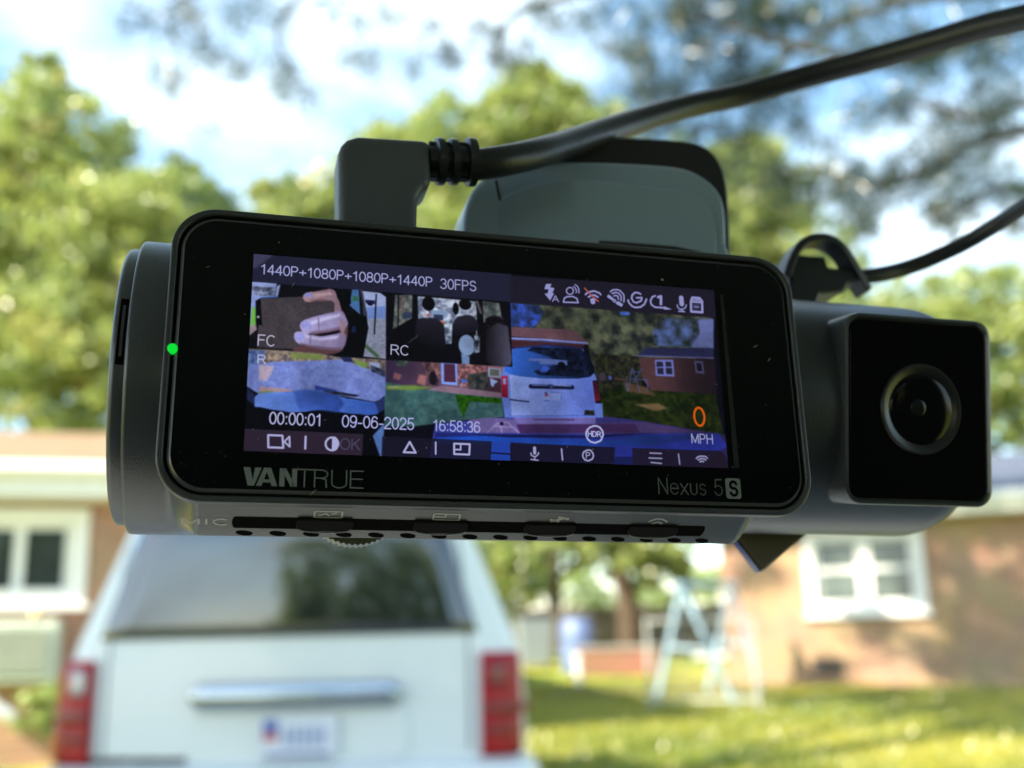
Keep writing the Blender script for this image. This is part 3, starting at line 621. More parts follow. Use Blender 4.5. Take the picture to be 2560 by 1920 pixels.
q = MB(); q.loft([[(-.76, .92, .6), (.76, .92, .6), (.72, .92, .93), (0, .92, .96), (-.72, .92, .93)], [(-.76, 1.7, .6), (.76, 1.7, .6), (.70, 1.7, .88), (0, 1.7, .91), (-.70, 1.7, .88)], [(-.72, 2.2, .5), (.72, 2.2, .5), (.66, 2.2, .76), (0, 2.25, .79), (-.66, 2.2, .76)]]); q.build('hood', M_blue, car, bevel=.03)
for sg in (-1, 1):
    q = MB(); q.loft([[(sg * .77, y, .98), (sg * .66, y, 1.52), (sg * .655, y, 1.52), (sg * .765, y, .98)] for y in (-2.5, -.92)]); q.build('rear_side_window', M_vglass, car)
q = MB(); q.box((0, -.25, .62), (.24, .9, .30)); q.build('console', M_trim, car, bevel=.03)
q = MB(); q.box((0, -2.62, .8), (1.5, .06, .5)); q.build('tailgate', M_blue, car)
q = MB(); q.box((0, -1.0, .32), (1.5, 3.4, .05)); q.build('floor_pan', M_trim, car)
for sg in (-1, 1):
    q = MB(); q.box((sg * .37, -.45, .55), (.5, .5, .14)); q.build('seat', M_cloth, car, bevel=.05)
    q = MB(); q.box((sg * .37, -.78, .92), (.48, .14, .62), Matrix.Rotation(R(-14), 3, 'X')); q.build('backrest', M_cloth, car, bevel=.05)
    q = MB(); q.box((sg * .37, -.90, 1.33), (.27, .10, .19)); q.build('headrest', M_cloth, car, bevel=.04)
q = MB(); q.box((0, -1.75, .80), (1.3, .2, .7), Matrix.Rotation(R(-12), 3, 'X')); q.build('rear_seat', M_cloth, car, bevel=.05)

# ------------------------------------------------------------------ yard things
M_blsteel = mat('pale_blue_paint', (0.36, 0.52, 0.64), .4, .5, var=.2, vscale=5)
sg_c = (2.284,14.6,0.315)
sw = empty('swing_set', (sg_c[0], sg_c[1], gz(0, sg_c[1])), 0, 'pale blue metal swing set with A-shaped legs in front of the tan house', 'swing set')
S0 = np.array([sg_c[0], sg_c[1], gz(0, sg_c[1])])
apexA = np.array((2.115,14,1.827)) - S0; apexB = np.array((2.992,15.2,1.858)) - S0
for nm, a, feet in (('leg', apexA, ((1.718,14,0.437), (2.625,13.6,0.324))), ('leg', apexB, ((2.571,15.2,0.481), (3.268,15,0.398)))):
    for f_ in feet:
        e = np.array(f_) - S0; e[2] = gz(0, f_[1]) - S0[2]
        q = MB(); q.tube([tuple(a), tuple(e)], .034, 10); q.build('leg', M_blsteel, sw)
    e1 = [np.array(f_) - S0 for f_ in feet]; q = MB(); q.tube([tuple(a + (e1[0] - a) * .55), tuple(a + (e1[1] - a) * .55)], .025, 8); q.build('cross_brace', M_blsteel, sw)
q = MB(); q.tube([tuple(apexA + (apexA - apexB) * .08), tuple(apexB + (apexB - apexA) * .08)], .045, 10); q.build('top_bar', M_blsteel, sw)
mid = (apexA * .45 + apexB * .55)
for k in (-.16, .16):
    q = MB(); q.tube([tuple(mid + (apexB - apexA) * k), tuple(mid + (apexB - apexA) * k + np.array([0, 0, -.95]))], .008, 6); q.build('chain', M_alloy, sw)
q = MB(); q.box(tuple(mid + np.array([0, 0, -.93])), (.50, .26, .07)); q.build('swing_seat', M_vinyl, sw, bevel=.02)
# pipe gate in front of the swing set
gt = empty('pipe_gate', (1.549,13.2,0.396), R(-12), 'thin grey pipe gate standing by the swing set, left of its legs', 'gate')
M_galv = mat('galvanised', (.42, .44, .42), .5, .5)
gt.location.z = gz(0, gt.location.y)
for x in (0, 1.25):
    q = MB(); q.tube([(x, 0, 0), (x, 0, 1.08)], .022, 8); q.build('gate_post', M_galv, gt)
for z in (.12, 1.04):
    q = MB(); q.tube([(0, 0, z), (1.25, 0, z)], .016, 8); q.build('rail', M_galv, gt)
q = MB()
for i in range(-10, 26):
    for sgn in (-1, 1):
        x0, x1 = i * .05 * 1.0, i * .05 + sgn * .92
        a, b_ = (x0, .12), (x1, 1.04)
        pts_ = []
        for t_ in np.linspace(0, 1, 24):
            x, z = a[0] + (b_[0] - a[0]) * t_, a[1] + (b_[1] - a[1]) * t_
            if 0 <= x <= 1.25: pts_.append((x, 0, z))
        if len(pts_) > 1: q.tube([pts_[0], pts_[-1]], .0018, 4, cap=False)
q.build('wire_mesh', M_alloy, gt)
# things in the shaded yard beyond
def place(px): return (px[0], px[1], gz(0, px[1]))
bb = empty('barrel', place((1.028,19,0.859)), 0, 'pale blue plastic barrel standing in the shaded back yard', 'barrel')
M_pblue = mat('pale_blue_plastic', (.13, .19, .36), .5, .5)
q = MB(); q.lathe([(0, .24), (.03, .27), (.25, .29), (.28, .30), (.31, .29), (.60, .29), (.63, .30), (.66, .29), (.86, .27), (.90, .24)], (0, 0, 0), 'z', 28); q.build('drum', M_pblue, bb)
q = MB(); q.lathe([(.905, .22), (.93, .22), (.935, .20)], (0, 0, 0), 'z', 28); q.build('lid', M_pblue, bb)
po = empty('post', place((0.883,16.4,0.459)), 0, 'short white post on the grass in front of the pale blue barrel', 'post')
q = MB(); q.tube([(0, 0, -.05), (0, 0, .42)], .05, 12); q.build('shaft', M_vinyl, po); q = MB(); q.lathe([(.42, .065), (.45, .065), (.48, .02)], (0, 0, 0), 'z', 16); q.build('post_cap', M_vinyl, po)
lw = empty('planter', place((1.67,18.5,0.855)), R(-8), 'low terracotta brick planter box beyond the lawn', 'planter')
q = MB(); q.box((0, 0, .21), (1.35, .5, .42)); q.build('wall', brick_mat('brick_red', (.25, .10, .055), (.20, .08, .045), (.24, .18, .13)), lw, smooth=False)
q = MB(); q.box((0, 0, .4425), (1.42, .56, .045)); q.build('coping', M_conc, lw, bevel=.01)
gb = empty('rubbish_bin', place((0.306,20,0.784)), R(6), 'grey wheeled bin with dark lid in the shaded back yard', 'bin')
M_gbin = mat('grey_plastic', (.22, .26, .27), .6, .3)
q = MB(); q.loft([[(x * .25, y * .27, .08) for x, y in ((-1, -1), (1, -1), (1, 1), (-1, 1))], [(x * .31, y * .34, .92) for x, y in ((-1, -1), (1, -1), (1, 1), (-1, 1))]]); q.build('bin_body', M_gbin, gb, bevel=.02)
q = MB(); q.box((0, 0, .96), (.66, .74, .07)); q.build('lid', M_blk, gb, bevel=.025)
for x in (-.28, .28):
    q = MB(); q.lathe([(x - .03, .02), (x - .03, .10), (x + .03, .10), (x + .03, .02)], (0, .30, .10), 'x', 16); q.build('wheel', M_tyre, gb)
# board fence across the back of the yard
M_fence = mat('weathered_wood', (.13, .115, .095), .9, .1, var=.3, vscale=4)
fn = empty('board_fence', (-1.2, 24.2, gz(0, 24.2)), R(-3), 'grey weathered board fence across the back of the yard', 'fence')
bmesh_ = MB(); bmesh_.box((0, 0, 0), (.135, .02, 1.0)); proto = bmesh_.build('board', M_fence, fn); proto.location = (0, 0, .5)
for i in range(1, 66):
    c_ = proto.copy(); col.objects.link(c_); c_.parent = fn; c_.location = (i * .145, rng.uniform(-.006, .006), .5 + rng.uniform(-.02, .02))
for z in (.25, .8):
    q = MB(); q.box((4.7, .035, z), (9.6, .04, .08)); q.build('rail', M_fence, fn)
# window air conditioner under the left window
ac = empty('air_conditioner', (HLo[0], HLo[1], 0), HLa, 'pale wall air conditioner with a slatted grille under the left window', 'air conditioner')
M_acs = mat('pale_green_enamel', (.50, .55, .46), .5, .4, var=.1, vscale=5)
q = MB(); q.box((-.26, -.17, 1.21), (.90, .34, .54)); q.build('case', M_acs, ac, bevel=.03)
q = MB(); q.box((-.26, -.345, 1.21), (.76, .02, .40)); q.build('grille_back', mat('grille_grey', (.13, .15, .11), .7), ac)
for i in range(9):
    q = MB(); q.box((-.26, -.358, 1.035 + i * .044), (.76, .016, .012), Matrix.Rotation(R(25), 3, 'X')); q.build('slat', M_acs, ac)
lm_ = empty('garden_lantern', (HLo[0] + (-.01) * math.cos(HLa) + .30 * math.sin(HLa), HLo[1] + (-.01) * math.sin(HLa) - .30 * math.cos(HLa), 1.485), 0, 'small amber glass lantern standing on the air conditioner', 'lantern')
q = MB(); q.lathe([(0, .05), (.012, .05), (.02, .035)], (0, 0, 0), 'z', 16); q.build('base', M_alloy, lm_)
q = MB(); q.lathe([(.02, .035), (.05, .05), (.085, .035), (.10, .01)], (0, 0, 0), 'z', 16); q.build('globe', mat('amber_glass', (.75, .42, .10), .15, .6), lm_)
# white garden bird at the left edge
gbp = (HLo[0] - .20 * math.cos(HLa) + 1.15 * math.sin(HLa), HLo[1] - .20 * math.sin(HLa) - 1.15 * math.cos(HLa))
bd_ = empty('garden_ornament', (gbp[0], gbp[1], gz(0, gbp[1])), HLa, 'white garden bird on a stake at the left edge, by the brick wall', 'ornament')
q = MB(); q.tube(smooth_path([(-.34, 0, .80), (-.18, 0, .70), (.0, 0, .62), (.14, 0, .58), (.22, 0, .55)], 4), [.03, .045, .06, .08, .09, .10, .105, .10, .095, .09, .08, .07, .06, .05, .045, .04, .03], 10); q.build('bird_body', M_vinyl, bd_)
q = MB(); q.loft([[(-.20, -.02, .70), (.10, -.02, .62), (.10, .02, .62), (-.20, .02, .70)], [(-.10, -.12, .98), (.02, -.12, .90), (.02, -.10, .90), (-.10, -.10, .98)]]); q.build('wing', M_vinyl, bd_, bevel=.008)
q = MB(); q.lathe([(-.05, .01), (-.03, .07), (.02, .09), (.07, .06), (.09, .01)], (-.16, 0, 0), 'z', 14); qo = q.build('tail_ball', M_pblue, bd_); qo.location = (0, 0, .47)
q = MB(); q.tube([(-.1, 0, 0), (-.1, 0, .62)], .012, 8); q.build('stake', M_alloy, bd_)

# ------------------------------------------------------------------ dash camera (built in millimetres: x right, y away from the viewer, z up)
MM = 0.001
DCW = Matrix(((0.96667881, -0.25599220, -0.00015955, -0.00208121), (0.25547551, 0.96468774, 0.06410791, 0.16070459), (-0.01625720, -0.06201252, 0.99794296, 1.31961392), (0, 0, 0, 1)))
M_case = mat('matte_black_case', (0.042, 0.048, 0.053), .36, .55, bump=.55, bscale=3200)
M_case2 = mat('satin_black', (0.050, 0.059, 0.067), .31, .65, bump=.45, bscale=3200)
M_glass = mat('black_glass', (0.0018, 0.0025, 0.0035), .04, .32)
M_gedge = mat('glass_edge', (0.10, 0.11, 0.12), .25, 1.0)
M_groove = mat('groove', (0.004, 0.004, 0.004), .8, .1)
M_print = mat('grey_print', (0.21, 0.24, 0.23), .5, .3)
M_printd = mat('dim_print', (0.13, 0.15, 0.14), .5, .3)
M_etch = mat('etched_print', (0.55, 0.58, 0.57), .6, .2)
M_hole = mat('hole', (0.003, 0.003, 0.003), .9, .05)
M_cable = mat('cable_rubber', (0.021, 0.025, 0.030), .38, .45, bump=.15, bscale=900)
M_mount = mat('mount_plastic', (0.27, 0.37, 0.47), .30, .5, bump=.1, bscale=1500)
M_mountd = mat('mount_rim', (0.016, 0.017, 0.018), .5, .4)

dc = empty('dash_camera', label='black dash camera with lit screen and side cabin lens, sharp in the foreground', cat='dash camera')
dc.matrix_world = DCW
X0, X1, Z0, Z1 = -49.4, 52.1, -21.75, 22.95

def ring_mesh(o_, i_, y0, y1):
    mb = MB(MM); n = len(o_)
    pts = [(x, y0, z) for x, z in o_] + [(x, y0, z) for x, z in i_] + [(x, y1, z) for x, z in o_] + [(x, y1, z) for x, z in i_]
    f = []
    for j in range(n):
        k = (j + 1) % n
        f += [(j, k, n + k, n + j), (2 * n + j, 3 * n + j, 3 * n + k, 2 * n + k), (j, 2 * n + j, 2 * n + k, k), (n + j, n + k, 3 * n + k, 3 * n + j)]
    mb.add(pts, f); return mb
fr_ = ring_mesh(rrect(X0, X1, Z0, Z1, 6.6, 12), rrect(X0 + 1.0, X1 - 1.0, Z0 + 1.0, Z1 - 1.0, 5.7, 12), 0, 2.6)
fr_.build('front_frame', M_case, dc, bevel=.00035, seg=3)
q = MB(MM); q.prism(rrect(X0 + .95, X1 - .95, Z0 + .95, Z1 - .95, 5.7, 12), 1.2, 2.6); q.build('frame_back', M_groove, dc)
q = MB(MM)
o1 = rrect(X0 + 1.45, X1 - 1.45, Z0 + 1.45, Z1 - 1.45, 5.3, 12); o2 = rrect(X0 + 1.95, X1 - 1.95, Z0 + 1.95, Z1 - 1.95, 4.9, 12)
q.loft([[(x, 1.3, z) for x, z in o1], [(x, .55, z) for x, z in o1], [(x, .12, z) for x, z in o2]], cap=False); q.build('glass_edge', M_gedge, dc, angle=20)
q = MB(MM); q.add([(x, .12, z) for x, z in o2], [tuple(range(len(o2)))[::-1]]); q.build('front_glass', M_glass, dc, smooth=False)

